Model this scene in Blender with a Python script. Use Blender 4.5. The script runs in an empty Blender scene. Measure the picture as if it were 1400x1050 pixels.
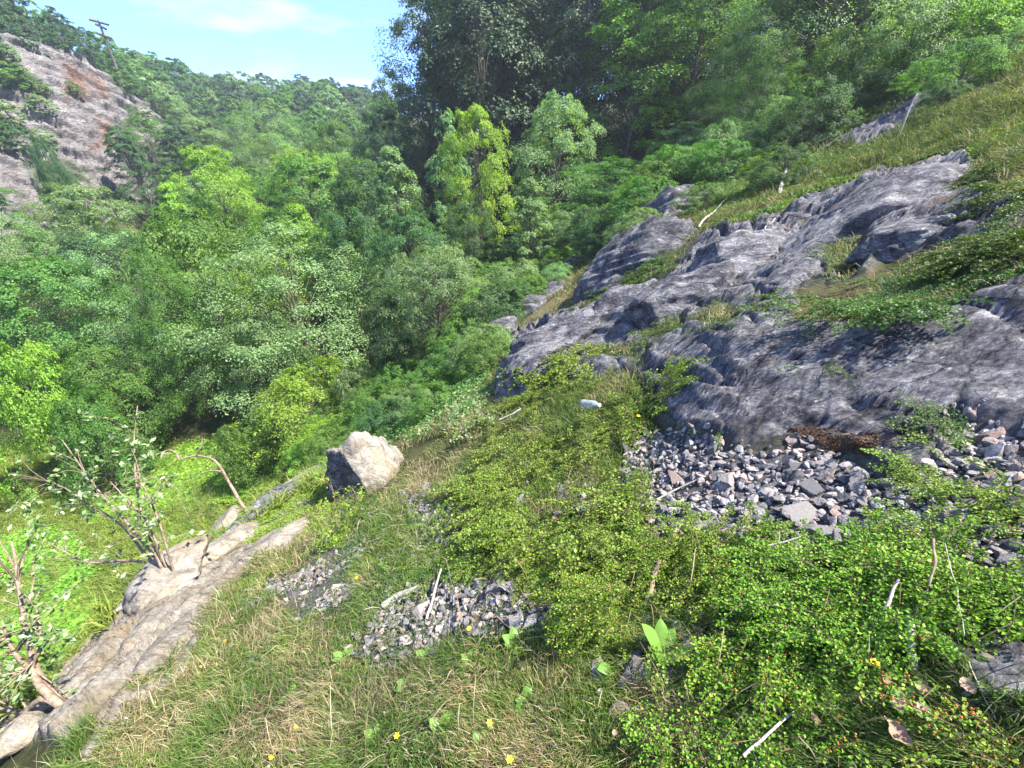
import bpy, math, time
import numpy as np
from mathutils import Vector
T0 = time.time()
S = bpy.context.scene
# ------------------------------------------------------------------ camera, sky, sun, exposure
PITCH = math.radians(30.0)
FPX = 600.0                                   # focal length in pixels of the 1400 px wide photograph
cam_d = bpy.data.cameras.new('camera'); cam = bpy.data.objects.new('camera', cam_d)
S.collection.objects.link(cam); S.camera = cam
cam_d.sensor_width = 36; cam_d.lens = 36 * FPX / 1400
cam_d.clip_start = 0.05; cam_d.clip_end = 3000
cam.location = (0, 0, 0); cam.rotation_euler = (math.pi / 2 - PITCH, 0, 0)
SUN_EL, SUN_AZ = 58.0, 98.0                   # azimuth clockwise from the view direction (+Y)
wd = bpy.data.worlds.new('World'); S.world = wd; wd.use_nodes = True
nt = wd.node_tree; nt.nodes.clear()
def WN(t): return nt.nodes.new(t)
sky = WN('ShaderNodeTexSky'); sky.sky_type = 'NISHITA'; sky.sun_disc = False
sky.sun_elevation = math.radians(SUN_EL); sky.sun_rotation = math.radians(SUN_AZ)
sky.air_density = 1.0; sky.dust_density = 1.0; sky.ozone_density = 3.0; sky.altitude = 7000
geo = WN('ShaderNodeTexCoord')
mp = WN('ShaderNodeMapping'); mp.inputs['Scale'].default_value = (2.2, 2.2, 9.0); mp.inputs['Rotation'].default_value = (0.0, 0.10, 0.3)
n1 = WN('ShaderNodeTexNoise'); n1.inputs['Scale'].default_value = 1.5; n1.inputs['Detail'].default_value = 8; n1.inputs['Roughness'].default_value = .55
r1 = WN('ShaderNodeValToRGB'); r1.color_ramp.elements[0].position = .52; r1.color_ramp.elements[1].position = .68
mx = WN('ShaderNodeMix'); mx.data_type = 'RGBA'; mx.inputs['B'].default_value = (2.4, 2.55, 2.9, 1)
mul = WN('ShaderNodeMath'); mul.operation = 'MULTIPLY'; mul.inputs[1].default_value = .8
bg = WN('ShaderNodeBackground'); bg.inputs['Strength'].default_value = 0.15
wo = WN('ShaderNodeOutputWorld')
L = nt.links.new
L(geo.outputs['Generated'], mp.inputs['Vector']); L(mp.outputs[0], n1.inputs['Vector']); L(n1.outputs['Fac'], r1.inputs[0])
L(r1.outputs[0], mul.inputs[0]); L(mul.outputs[0], mx.inputs['Factor']); tn = WN('ShaderNodeMix'); tn.data_type = 'RGBA'; tn.blend_type = 'MULTIPLY'; tn.inputs['Factor'].default_value = 1; tn.inputs['B'].default_value = (.58, .74, 1.0, 1)
L(sky.outputs[0], tn.inputs['A']); L(tn.outputs['Result'], mx.inputs['A'])
L(mx.outputs['Result'], bg.inputs['Color']); L(bg.outputs[0], wo.inputs['Surface'])
sd = bpy.data.lights.new('sun', 'SUN'); sd.energy = 3.9; sd.angle = math.radians(1.2); sd.color = (1, .94, .84)
so = bpy.data.objects.new('sun', sd); S.collection.objects.link(so)
_e, _a = math.radians(SUN_EL), math.radians(SUN_AZ)
sdir = Vector((math.sin(_a) * math.cos(_e), math.cos(_a) * math.cos(_e), math.sin(_e)))
so.rotation_euler = sdir.to_track_quat('Z', 'Y').to_euler()
S.view_settings.view_transform = 'Standard'; S.view_settings.look = 'None'; S.view_settings.gamma = 1
S.view_settings.exposure = 2.1
S.cycles.max_bounces = 5; S.cycles.diffuse_bounces = 3; S.cycles.glossy_bounces = 2; S.cycles.transmission_bounces = 4
S.cycles.caustics_reflective = False; S.cycles.caustics_refractive = False
S.cycles.use_denoising = True

# ------------------------------------------------------------------ numbers: noise, projection, masks
rng = np.random.default_rng(7)
def _h(ix, iy, iz, seed):
    n = (ix.astype(np.int64) * 374761393 + iy.astype(np.int64) * 668265263 + iz.astype(np.int64) * 2147483647 + seed * 1274126177) & 0xffffffff
    n = ((n ^ (n >> 13)) * 1274126177) & 0xffffffff
    n = n ^ (n >> 16)
    return (n & 0xffff) / 32767.5 - 1.0
def vnoise(p, seed=0):
    i = np.floor(p).astype(np.int64); f = p - i; f = f * f * (3 - 2 * f)
    x, y, z = i[:, 0], i[:, 1], i[:, 2]; fx, fy, fz = f[:, 0], f[:, 1], f[:, 2]
    def l(a, b, t): return a + (b - a) * t
    c = [_h(x + a, y + b, z + d, seed) for d in (0, 1) for b in (0, 1) for a in (0, 1)]
    return l(l(l(c[0], c[1], fx), l(c[2], c[3], fx), fy), l(l(c[4], c[5], fx), l(c[6], c[7], fx), fy), fz)
def fbm(p, oct=4, seed=0, gain=.5, ridged=False):
    s = np.zeros(len(p)); a = 1.0; t = 0
    p = np.asarray(p, float)
    for k in range(oct):
        v = vnoise(p, seed + k * 17)
        if ridged: v = 1 - 2 * np.abs(v)
        s += a * v; t += a; a *= gain; p = p * 2.03 + 11.7
    return s / t
def xyz(x, y, z=0.0): return np.stack([x, y, np.zeros_like(x) + z], -1)
CP, SP = math.cos(PITCH), math.sin(PITCH)
def ray(u, v):
    u = np.asarray(u, float); v = np.asarray(v, float)
    a = (u - 700) / FPX; b = (525 - v) / FPX
    return np.stack([a, CP + b * SP, -SP + b * CP], -1)
def W(u, v, d): return ray(u, v) * np.asarray(d, float)[..., None]
def proj(p):
    d = p[:, 1] * CP - p[:, 2] * SP; up = p[:, 1] * SP + p[:, 2] * CP
    ds = np.maximum(d, 1e-3)
    u = 700 + FPX * p[:, 0] / ds; v = 525 - FPX * up / ds
    bad = d < .05
    return np.where(bad, -9999, u), np.where(bad, 9999, v), d
def inpoly(u, v, poly, soft=10.0):
    """soft inside-ness of pixel outline, 0..1"""
    poly = np.asarray(poly, float); out = np.zeros(len(u))
    lo, hi = poly.min(0) - 3 * soft, poly.max(0) + 3 * soft
    m = (u > lo[0]) & (u < hi[0]) & (v > lo[1]) & (v < hi[1])
    if not m.any(): return out
    x, y = u[m], v[m]; ins = np.zeros(len(x), bool); dm = np.full(len(x), 1e9)
    q = np.roll(poly, -1, 0)
    for (x0, y0), (x1, y1) in zip(poly, q):
        c = ((y0 > y) != (y1 > y))
        with np.errstate(divide='ignore', invalid='ignore'):
            c &= x < (x1 - x0) * (y - y0) / (y1 - y0 + 1e-12) + x0
        ins ^= c
        dx, dy = x1 - x0, y1 - y0
        t = np.clip(((x - x0) * dx + (y - y0) * dy) / (dx * dx + dy * dy + 1e-9), 0, 1)
        dm = np.minimum(dm, np.hypot(x - x0 - t * dx, y - y0 - t * dy))
    s = np.where(ins, dm, -dm) / soft
    out[m] = np.clip(s * .5 + .5, 0, 1)
    return out

# ------------------------------------------------------------------ the lie of the land: points seen in the photograph, at their distances
PIX = [  # u, v, depth along the view
 (0,1050,3.2),(350,1050,2.1),(700,1050,1.47),(1050,1050,1.15),(1400,1050,.93),
 (0,985,4.6),(80,950,5.0),(150,850,5.6),(300,850,4.0),(500,850,3.0),(700,850,2.2),(1000,850,1.6),(1400,850,1.18),
 (230,800,6.6),(350,705,8.2),(420,660,9.5),(400,760,5.6),(500,700,5.0),(700,700,3.4),(900,700,2.45),(1200,700,1.75),(1400,700,1.45),
 (480,640,8.2),(560,600,8.0),(640,570,6.6),(600,650,5.2),(700,600,4.9),(900,600,3.3),(1100,612,2.35),(1250,600,2.1),(1400,590,1.9),
 (1400,480,2.12),(1400,400,2.35),(1200,530,2.45),(1200,440,2.8),(1000,540,2.95),(1000,455,3.35),(900,560,3.6),(900,490,4.4),(780,520,5.6),
 (700,530,7.2),(690,500,9.0),(640,500,11.5),(740,470,8.2),(800,450,8.0),
 (1330,380,2.9),(1250,400,3.2),(1100,415,3.9),(1000,430,4.3),(1400,300,3.5),(1290,330,4.2),(1100,370,5.3),(950,430,5.6),(900,430,6.6),
 (820,420,9.5),(900,370,8.8),(1000,380,6.3),(1000,320,8.4),(1100,300,7.8),(1200,300,6.2),(1300,260,5.9),(1400,220,5.2),
 (1150,265,8.6),(1300,220,7.6),(1400,180,7.3),(900,335,11.5),(830,370,13.0),(760,400,14.5),
 (880,290,18),(1000,240,16.5),(1130,205,13.5),(1230,160,12.0),(1340,105,12.0),(1400,60,13),(1100,240,11),(950,270,15.5),
 (1000,180,24),(1130,120,22),(1250,60,21),(1200,0,27),(1400,-40,23),(1050,60,34),(900,150,38),
 (800,330,23),(720,400,20),(640,440,18),(600,540,12.0),(540,570,12.5),(470,610,14),(400,630,16.5),
 (700,380,26),(760,300,34),
]
XYZ = [ # world points: valley floor, far slopes, quarry side
 (-10.3,11.2,-11.7),(-14.5,10,-11.8),(-13.2,6.2,-11.8),(-9.3,5.5,-10.6),(-8,9.5,-10.8),(-9.5,2,-9.6),(-22,8,-12.2),(-16,0,-12),(-18,20,-12),(-12,20,-12),(-30,20,-12.6),(-8,22,-11.6),
 (-20,35,-12.6),(-38,35,-12.6),(-8,36,-11),(4,40,-9.0),(-30,55,-12.6),(-15,60,-12),(2,60,-7),(-42,60,-11),
 (-46,49,-11.5),(-60,52,4),(-68,58,11),(-75,45,13),(-45,40,-12),(-66,40,8),(-50,80,-9.5),(-60,62,8),(-57,72,7.2),(-64,72,9.8),(-56,79,1.8),(-62,84,3.0),(-74,82,12.0),(-84,80,16.5),(-95,70,19),(-88,104,9),(-51,60,-6),(-52,68,-6),(-40,85,-10),
 (-30,100,-7),(-50,110,-2.5),(-70,115,.8),(-52,145,2.5),(-80,160,5),(-25,150,2),(-10,120,-1),(10,100,-1),(-30,200,3),(20,160,6),(-100,220,6),(60,200,14),(-150,120,20),
 (22,45,8.5),(40,60,8),(14,30,0),(36,30,11),(60,40,17),(18,10,5.0),(30,14,10),(12,5,3.2),(22,0,8),(60,0,24),(6,1,1.5),(3,.3,-.1),(1.5,0,-.95),(0,0,-1.62),(-1.5,0,-2.5),(-4,0,-4.4),(-7,0,-7.6),
 (0,-3,-.8),(4,-4,1.2),(-5,-5,-4),(-12,-8,-10),(12,-10,5),(0,-30,0),(-40,-30,-12),(40,-30,18),(-90,0,4),(-60,10,-8),(-120,40,18),(0,-200,0),(200,0,40),(-250,0,20),(200,200,40),(0,330,10),(-200,260,15),
]
def warp(x, y):
    r = np.hypot(x, y) + 1e-6
    s = np.log1p(r / 1.2) / r
    return x * s, y * s
_pp = np.array(PIX, float); _c = np.concatenate([W(_pp[:, 0], _pp[:, 1], _pp[:, 2]), np.array(XYZ, float)])
_cx, _cy = warp(_c[:, 0], _c[:, 1]); _n = len(_c)
def _k(d2): return np.sqrt(d2 + .0016)
_A = _k((_cx[:, None] - _cx) ** 2 + (_cy[:, None] - _cy) ** 2) - np.eye(_n) * .02
_P = np.stack([np.ones(_n), _cx, _cy], 1)
_M = np.block([[_A, _P], [_P.T, np.zeros((3, 3))]])
_w = np.linalg.solve(_M, np.concatenate([_c[:, 2], np.zeros(3)]))
def H0(x, y):
    X, Y = warp(x, y); out = np.empty(len(X))
    for i in range(0, len(X), 60000):
        a, b = X[i:i + 60000], Y[i:i + 60000]
        out[i:i + 60000] = _k((a[:, None] - _cx) ** 2 + (b[:, None] - _cy) ** 2) @ _w[:_n] + _w[_n] + a * _w[_n + 1] + b * _w[_n + 2]
    return out
# outlines in the photograph of what covers the ground
ROCK = [
 [(870,500),(890,470),(960,430),(1065,402),(1085,425),(1075,452),(1000,462),(930,478)],
 [(870,505),(890,560),(925,590),(985,612),(1080,598),(1150,618),(1205,662),(1250,640),(1290,575),(1400,600),(1560,650),(1750,820),(2400,900),(2400,-100),(1800,180),(1400,385),(1330,405),(1260,432),(1180,442),(1100,447),(1000,457),(930,472),(880,487)],
 [(672,540),(700,480),(700,450),(790,425),(820,395),(870,372),(930,345),(1000,318),(1080,292),(1150,270),(1220,245),(1290,222),(1330,235),(1300,265),(1335,290),(1400,300),(1400,330),(1330,350),(1290,340),(1230,350),(1180,375),(1120,392),(1060,412),(1000,420),(960,435),(900,465),(870,500),(800,520),(760,525),(700,535)],
 [(1118,212),(1180,172),(1240,142),(1330,100),(1347,112),(1280,145),(1230,178),(1170,202)],
 [(1265,880),(1330,860),(1400,895),(1600,930),(1600,1010),(1380,990),(1300,950)]]
HOLES = [[(735,505),(800,480),(880,500),(860,470),(790,470)],[(1120,345),(1175,325),(1180,355),(1150,385),(1110,370)],[(800,400),(900,340),(950,345),(860,400),(800,440)],[(870,470),(880,445),(930,425),(930,455)],[(940,440),(990,415),(1000,445),(960,455)],
 ]
PALE = [[(55,1010),(60,930),(110,860),(200,805),(262,765),(350,730),(372,760),(300,825),(262,880),(150,965),(95,1012)],[(0,1020),(0,965),(60,960),(60,1000)],[(95,1050),(150,975),(230,920),(290,850),(300,860),(240,940),(150,1020),(130,1050)],[(170,800),(200,780),(300,700),(330,690),(330,705),(250,780)],[(350,735),(400,690),(455,655),(470,672),(430,712),(370,762)]]
GREYS = [[(235,795),(300,715),(360,672),(425,632),(455,632),(445,655),(410,685),(345,740),(270,785)]]
GRAV = [[(850,590),(940,590),(1000,615),(1100,605),(1205,665),(1240,620),(1300,560),(1560,640),(1750,810),(1700,900),(1400,790),(1300,780),(1200,740),(1050,735),(900,725),(850,690)],
 [(520,825),(600,785),(700,790),(765,840),(740,870),(620,870),(530,925),(490,905)],[(365,790),(420,740),(485,735),(485,830),(410,850)],[(1280,690),(1600,690),(1600,900),(1400,850),(1300,830)],[(560,690),(640,700),(650,760),(570,740)]]
STRAW = [[(520,700),(560,640),(640,585),(660,600),(620,650),(640,700),(560,760),(520,740)],[(120,1050),(200,930),(330,820),(420,800),(500,900),(760,900),(900,930),(1000,1050)],
 [(1180,235),(1290,180),(1420,120),(1420,175),(1330,225),(1290,215),(1190,250)],[(900,320),(960,290),(1100,250),(1180,240),(1150,265),(1000,310),(920,345)],[(740,395),(840,345),(860,370),(790,420),(700,470),(680,470)],[(1060,430),(1200,380),(1230,420),(1120,440)],
 [(60,1000),(200,900),(300,800),(420,700),(400,760),(280,900),(150,1000)]]
HOLLOW = [[(935,455),(950,432),(1010,418),(1005,432),(960,452)],[(1140,440),(1200,385),(1290,345),(1400,335),(1420,380),(1330,402),(1240,430)]]
MEADOW = [[(-200,640),(60,640),(120,700),(300,720),(330,690),(260,760),(190,810),(100,880),(40,950),(-200,1000)]]
def masks(x, y, z):
    p = xyz(x, y, z); u, v, d = proj(p)
    un = np.clip(d, .4, 12)
    jx = fbm(p / un[:, None] * 9, 3, 5) * 22; jy = fbm(p / un[:, None] * 9 + 40, 3, 6) * 16
    U, V = u + jx, v + jy
    near = d < 40
    def mm(polys, soft=7):
        m = np.zeros(len(u))
        for q in polys: m = np.maximum(m, inpoly(U, V, q, soft))
        return m * near
    rock = mm(ROCK); hole = mm(HOLES); rock = rock * (1 - hole)
    return dict(rock=rock, pale=mm(PALE), grey=mm(GREYS), grav=mm(GRAV, 12), straw=mm(STRAW, 22), meadow=mm(MEADOW, 14) * (d > 7))
# polar sheet around the camera's foot, fine inside the view
th = np.radians(np.concatenate([np.linspace(-180, -86, 60)[:-1], np.linspace(-86, 86, 980), np.linspace(86, 180, 60)[1:]]))
rr = np.concatenate([np.exp(np.linspace(math.log(.12), math.log(120), 800)), np.exp(np.linspace(math.log(120), math.log(340), 30))[1:]])
LR = np.log(rr)
TH, RR = np.meshgrid(th, rr)
GX, GY = (RR * np.sin(TH)).ravel(), (RR * np.cos(TH)).ravel()
GZ0 = H0(GX, GY)
MK = masks(GX, GY, GZ0)
def relief(x, y, z, m):
    p = xyz(x, y, z); r = np.hypot(x, y)
    q = np.clip(r, 1.2, 14)                      # relief grows with distance so it reads at every range
    base = fbm(xyz(x, y) * .9, 4, 21) * .05 + fbm(xyz(x, y) * .16, 4, 22) * .3 * np.clip((r - 6) / 10, 0, 1)
    base += fbm(xyz(x, y) * .05, 3, 23) * 1.2 * np.clip((r - 30) / 30, 0, 1)
    # bedding runs up the slope to the right; blocks step across it
    a = x * .80 - y * .15; b = x * .45 + y * .60 + z * 1.2
    w1 = fbm(np.stack([a * .5, b * 1.4, z * .8], -1), 4, 31, ridged=True)
    w2 = fbm(np.stack([a * 1.3 + w1, b * 4.2, z * 2], -1), 4, 32)
    w3 = fbm(np.stack([a * 5, b * 13, z * 6], -1), 3, 33, ridged=True)
    st = (b * 2.2 + w2 * .9); st = (np.floor(st) + np.clip((st - np.floor(st)) * 2.6, 0, 1)) / 2.2 - st / 2.2
    cr = -np.clip(.10 - np.abs(fbm(np.stack([a * 1.6 + w2 * .4, b * 1.5, z], -1), 3, 36)), 0, .1) * 1.1 - np.clip(.06 - np.abs(fbm(np.stack([a * 3.4, b * 4.5, z * 3], -1), 3, 37)), 0, .06) * .7
    rk = .06 + w1 * .08 + w2 * .05 + w3 * .02 + st * .09 + cr
    far = np.clip((r - 3.5) / 6, 0, 1)
    def saw(t): return t - np.floor(t)
    fr = saw(a * 1.15 + w2 * .55 + b * .5) * .10 + saw(b * 1.7 - a * .35 + w1 * .5) * .07 + saw(a * 2.9 + b * 1.1 + w2) * .03 - .09
    rk = rk - w1 * .04 + fr * (.40 - .05 * far)
    rk = np.where(x > 0, .06 + (rk - .06) * (.5 + 2.2 * far), rk) + fbm(xyz(x, y) * 1.1 + w1[:, None] * .5, 3, 35) * .28 * far
    pk = .06 + w1 * .05 + w2 * .10 + w3 * .04 + st * .16 + cr * 1.2
    g = fbm(xyz(x, y) * 14, 3, 41) * .012
    return base + m['rock'] * rk + np.maximum(m['pale'], m['grey']) * pk + (1 - m['rock']) * g * np.clip(3 / r, 0, 1)
GZ = GZ0 + relief(GX, GY, GZ0, MK)
GZ2 = GZ.reshape(len(rr), len(th))
def H(x, y):
    x = np.atleast_1d(np.asarray(x, float)); y = np.atleast_1d(np.asarray(y, float))
    r = np.clip(np.hypot(x, y), rr[0], rr[-1] * .999); t = np.arctan2(x, y)
    fi = np.interp(np.log(r), LR, np.arange(len(rr))); fj = np.interp(t, th, np.arange(len(th)))
    i = np.minimum(fi.astype(int), len(rr) - 2); j = np.minimum(fj.astype(int), len(th) - 2); a = fi - i; b = fj - j
    return (GZ2[i, j] * (1 - a) * (1 - b) + GZ2[i + 1, j] * a * (1 - b) + GZ2[i, j + 1] * (1 - a) * b + GZ2[i + 1, j + 1] * a * b)
def hit(u, v):
    """where the line of sight through a photograph pixel meets the ground"""
    u = np.atleast_1d(np.asarray(u, float)); v = np.atleast_1d(np.asarray(v, float)); D = ray(u, v)
    d = np.full(len(u), .35); out = np.full(len(u), np.nan); act = np.ones(len(u), bool); prev = d.copy()
    while act.any() and d[act].min() < 500:
        p = D * d[:, None]; below = act & (p[:, 2] < H(p[:, 0], p[:, 1]))
        if below.any():
            lo, hi = prev[below], d[below]
            for _ in range(12):
                mid = (lo + hi) / 2; q = D[below] * mid[:, None]; s = q[:, 2] < H(q[:, 0], q[:, 1])
                hi = np.where(s, mid, hi); lo = np.where(s, lo, mid)
            out[below] = hi; act &= ~below
        prev = np.where(act, d, prev); d = np.where(act, d * 1.012, d)
        act &= d < 500
    out = np.where(np.isnan(out), 100, out)
    return D * out[:, None], out
def normal(x, y, e=.03):
    gx = (H(x + e, y) - H(x - e, y)) / (2 * e); gy = (H(x, y + e) - H(x, y - e)) / (2 * e)
    n = np.stack([-gx, -gy, np.ones_like(gx)], -1)
    return n / np.linalg.norm(n, axis=1)[:, None]
# ------------------------------------------------------------------ mesh and material helpers
def mesh(name, V, F, mat=None, smooth=False, attrs=None, mats=None, midx=None):
    V = np.asarray(V, np.float32); F = np.asarray(F, np.int32)
    me = bpy.data.meshes.new(name); me.vertices.add(len(V)); me.vertices.foreach_set('co', V.ravel())
    n, k = F.shape
    me.loops.add(n * k); me.loops.foreach_set('vertex_index', F.ravel())
    me.polygons.add(n); me.polygons.foreach_set('loop_start', np.arange(0, n * k, k, dtype=np.int32))
    me.polygons.foreach_set('loop_total', np.full(n, k, np.int32))
    me.polygons.foreach_set('use_smooth', np.full(n, bool(smooth)))
    for m in (mats or ([mat] if mat else [])): me.materials.append(m)
    if midx is not None: me.polygons.foreach_set('material_index', np.asarray(midx, np.int32))
    for an, av in (attrs or {}).items():
        at = me.attributes.new(an, 'FLOAT_COLOR', 'POINT'); at.data.foreach_set('color', np.asarray(av, np.float32).ravel())
    me.update(); me.validate() if False else None
    return me
def obj(name, me, parent=None, loc=None, label=None, cat=None, group=None, kind=None):
    o = bpy.data.objects.new(name, me); S.collection.objects.link(o)
    if parent: o.parent = parent
    if loc is not None: o.location = loc
    if label: o['label'] = label
    if cat: o['category'] = cat
    if group: o['group'] = group
    if kind: o['kind'] = kind
    return o
class Mat:
    def __init__(s, name, rough=.8, spec=.25):
        s.m = bpy.data.materials.new(name); s.m.use_nodes = True; s.t = s.m.node_tree
        s.b = s.t.nodes['Principled BSDF']; s.out = s.t.nodes['Material Output']
        s.b.inputs['Roughness'].default_value = rough; s.b.inputs['Specular IOR Level'].default_value = spec
        s.tc = s.n('ShaderNodeTexCoord')
    def n(s, t, **k):
        x = s.t.nodes.new(t)
        for a, b in k.items(): setattr(x, a, b)
        return x
    def l(s, a, b): s.t.links.new(a, b)
    def noise(s, scale, detail=4, rough=.55, vec=None, sc=(1, 1, 1), rot=(0, 0, 0), dist=0.0):
        v = vec if vec is not None else s.tc.outputs['Object']
        if sc != (1, 1, 1) or rot != (0, 0, 0):
            m = s.n('ShaderNodeMapping'); m.inputs['Scale'].default_value = sc; m.inputs['Rotation'].default_value = rot; s.l(v, m.inputs[0]); v = m.outputs[0]
        x = s.n('ShaderNodeTexNoise'); x.inputs['Scale'].default_value = scale; x.inputs['Detail'].default_value = detail
        x.inputs['Roughness'].default_value = rough; x.inputs['Distortion'].default_value = dist; s.l(v, x.inputs['Vector']); return x.outputs['Fac']
    def ramp(s, f, stops):
        r = s.n('ShaderNodeValToRGB'); e = r.color_ramp.elements
        while len(e) < len(stops): e.new(.5)
        for k, (p, c) in enumerate(stops):
            e[k].position = p; e[k].color = (c, c, c, 1) if isinstance(c, (int, float)) else (*c, 1)
        s.l(f, r.inputs[0]); return r.outputs[0]
    def mix(s, f, a, b, mode='MIX'):
        x = s.n('ShaderNodeMix', data_type='RGBA', blend_type=mode)
        for k, val in (('Factor', f), ('A', a), ('B', b)):
            i = x.inputs[k] if k != 'Factor' else x.inputs['Factor']
            if isinstance(val, (int, float)): i.default_value = val if k == 'Factor' else (val, val, val, 1)
            elif isinstance(val, tuple): i.default_value = (*val, 1)
            else: s.l(val, i)
        return x.outputs['Result']
    def math(s, op, a, b=0.0):
        x = s.n('ShaderNodeMath', operation=op)
        for i, val in ((0, a), (1, b)):
            if isinstance(val, (int, float)): x.inputs[i].default_value = val
            else: s.l(val, x.inputs[i])
        return x.outputs[0]
    def col(s, c): s.l(c, s.b.inputs['Base Color'])
    def bump(s, h, strength=.5, dist=.02, prev=None):
        x = s.n('ShaderNodeBump'); x.inputs['Strength'].default_value = strength; x.inputs['Distance'].default_value = dist
        s.l(h, x.inputs['Height'])
        if prev is not None: s.l(prev, x.inputs['Normal'])
        s.l(x.outputs[0], s.b.inputs['Normal']); return x.outputs[0]
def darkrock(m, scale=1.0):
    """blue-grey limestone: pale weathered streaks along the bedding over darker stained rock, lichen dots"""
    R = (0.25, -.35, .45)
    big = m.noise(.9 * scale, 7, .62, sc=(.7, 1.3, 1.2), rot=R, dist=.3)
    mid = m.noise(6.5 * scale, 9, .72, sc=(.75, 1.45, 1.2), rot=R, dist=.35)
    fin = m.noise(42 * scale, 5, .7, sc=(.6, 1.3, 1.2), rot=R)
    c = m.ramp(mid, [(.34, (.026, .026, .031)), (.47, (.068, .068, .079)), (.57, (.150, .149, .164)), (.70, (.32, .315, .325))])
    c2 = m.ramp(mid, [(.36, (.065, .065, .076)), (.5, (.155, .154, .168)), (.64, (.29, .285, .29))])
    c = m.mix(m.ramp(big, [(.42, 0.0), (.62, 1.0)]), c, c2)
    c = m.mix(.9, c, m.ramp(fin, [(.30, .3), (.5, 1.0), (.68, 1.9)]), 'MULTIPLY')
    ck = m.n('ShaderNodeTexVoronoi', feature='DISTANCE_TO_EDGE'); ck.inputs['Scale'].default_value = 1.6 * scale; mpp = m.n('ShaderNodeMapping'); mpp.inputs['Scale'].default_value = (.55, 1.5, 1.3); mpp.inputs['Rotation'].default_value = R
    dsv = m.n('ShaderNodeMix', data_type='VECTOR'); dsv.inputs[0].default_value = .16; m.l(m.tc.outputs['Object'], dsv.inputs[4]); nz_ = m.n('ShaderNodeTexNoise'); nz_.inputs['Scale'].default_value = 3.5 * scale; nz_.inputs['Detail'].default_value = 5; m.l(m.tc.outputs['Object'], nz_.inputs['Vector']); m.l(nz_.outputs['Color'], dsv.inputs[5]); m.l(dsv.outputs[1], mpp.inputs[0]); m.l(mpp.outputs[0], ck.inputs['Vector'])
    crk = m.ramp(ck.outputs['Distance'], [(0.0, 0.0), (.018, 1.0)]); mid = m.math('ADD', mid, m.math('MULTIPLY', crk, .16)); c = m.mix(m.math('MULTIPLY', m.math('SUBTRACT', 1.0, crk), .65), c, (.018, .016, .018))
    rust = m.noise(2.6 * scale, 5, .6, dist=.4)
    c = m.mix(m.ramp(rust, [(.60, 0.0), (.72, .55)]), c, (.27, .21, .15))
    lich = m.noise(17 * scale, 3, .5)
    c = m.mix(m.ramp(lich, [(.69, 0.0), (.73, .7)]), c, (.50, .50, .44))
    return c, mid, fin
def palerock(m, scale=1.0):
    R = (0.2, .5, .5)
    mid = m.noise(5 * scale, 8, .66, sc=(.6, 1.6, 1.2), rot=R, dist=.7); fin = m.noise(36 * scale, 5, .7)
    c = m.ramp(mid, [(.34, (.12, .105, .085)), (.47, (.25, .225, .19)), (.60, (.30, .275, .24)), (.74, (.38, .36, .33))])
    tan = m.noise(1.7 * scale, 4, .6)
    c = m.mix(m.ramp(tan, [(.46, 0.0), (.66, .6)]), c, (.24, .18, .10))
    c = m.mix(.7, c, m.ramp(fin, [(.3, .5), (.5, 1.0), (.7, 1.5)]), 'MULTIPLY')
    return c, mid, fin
# ground
g = Mat('ground_mixed', .95, .1)
att = g.n('ShaderNodeAttribute', attribute_name='mask'); sp = g.n('ShaderNodeSeparateColor'); g.l(att.outputs['Color'], sp.inputs[0])
att2 = g.n('ShaderNodeAttribute', attribute_name='mask2'); sp2 = g.n('ShaderNodeSeparateColor'); g.l(att2.outputs['Color'], sp2.inputs[0])
gn = g.noise(3.0, 8, .65); gf = g.math('ADD', g.math('MULTIPLY', g.noise(38, 5, .7), .55), g.math('MULTIPLY', g.noise(7, 7, .75), .45)); gb = g.noise(.25, 5, .6)
soil = g.ramp(gf, [(.3, (.020, .016, .010)), (.5, (.065, .052, .032)), (.7, (.15, .125, .08))])
green = g.ramp(gn, [(.3, (.018, .035, .010)), (.5, (.045, .085, .020)), (.68, (.085, .13, .035))])
c = g.mix(g.ramp(gf, [(.42, 0.0), (.58, .8)]), soil, green)
straw = g.ramp(gf, [(.3, (.07, .055, .03)), (.5, (.20, .16, .085)), (.7, (.36, .30, .18))])
c = g.mix(g.math('MULTIPLY', sp2.outputs[0], .8), c, straw)
grav = g.ramp(gf, [(.3, (.035, .033, .032)), (.55, (.13, .125, .125)), (.7, (.28, .27, .27))])
c = g.mix(sp.outputs[1], c, grav)
mead = g.ramp(g.noise(.9, 7, .65), [(.3, (.085, .15, .018)), (.5, (.15, .24, .028)), (.68, (.26, .32, .06))])
mead = g.mix(.6, mead, g.ramp(g.noise(14, 4, .7, sc=(1, .35, 1), rot=(0, 0, .6)), [(.3, .5), (.5, 1.0), (.7, 1.5)]), 'MULTIPLY')
c = g.mix(sp2.outputs[1], c, mead)
pc, pm, pf = palerock(g); c = g.mix(sp.outputs[2], c, pc)
dc, dm, df = darkrock(g); c = g.mix(sp.outputs[0], c, dc)
g.col(c)
hgt = g.math('ADD', g.math('MULTIPLY', dm, 1.0), g.math('MULTIPLY', df, .25))
g.bump(g.math('ADD', hgt, g.math('MULTIPLY', gf, .2)), .9, .07)
M_ground = g.m
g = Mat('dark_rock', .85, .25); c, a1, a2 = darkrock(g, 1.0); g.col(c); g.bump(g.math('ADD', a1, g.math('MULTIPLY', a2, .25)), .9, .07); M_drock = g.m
g = Mat('dark_rock_far', .85, .25); c, a1, a2 = darkrock(g, .45); g.col(c); g.bump(g.math('ADD', a1, g.math('MULTIPLY', a2, .3)), .9, .2); M_drockf = g.m
g = Mat('pale_rock', .9, .2); c, a1, a2 = palerock(g); g.col(c); g.bump(g.math('ADD', a1, g.math('MULTIPLY', a2, .25)), .8, .06); M_prock = g.m

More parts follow.
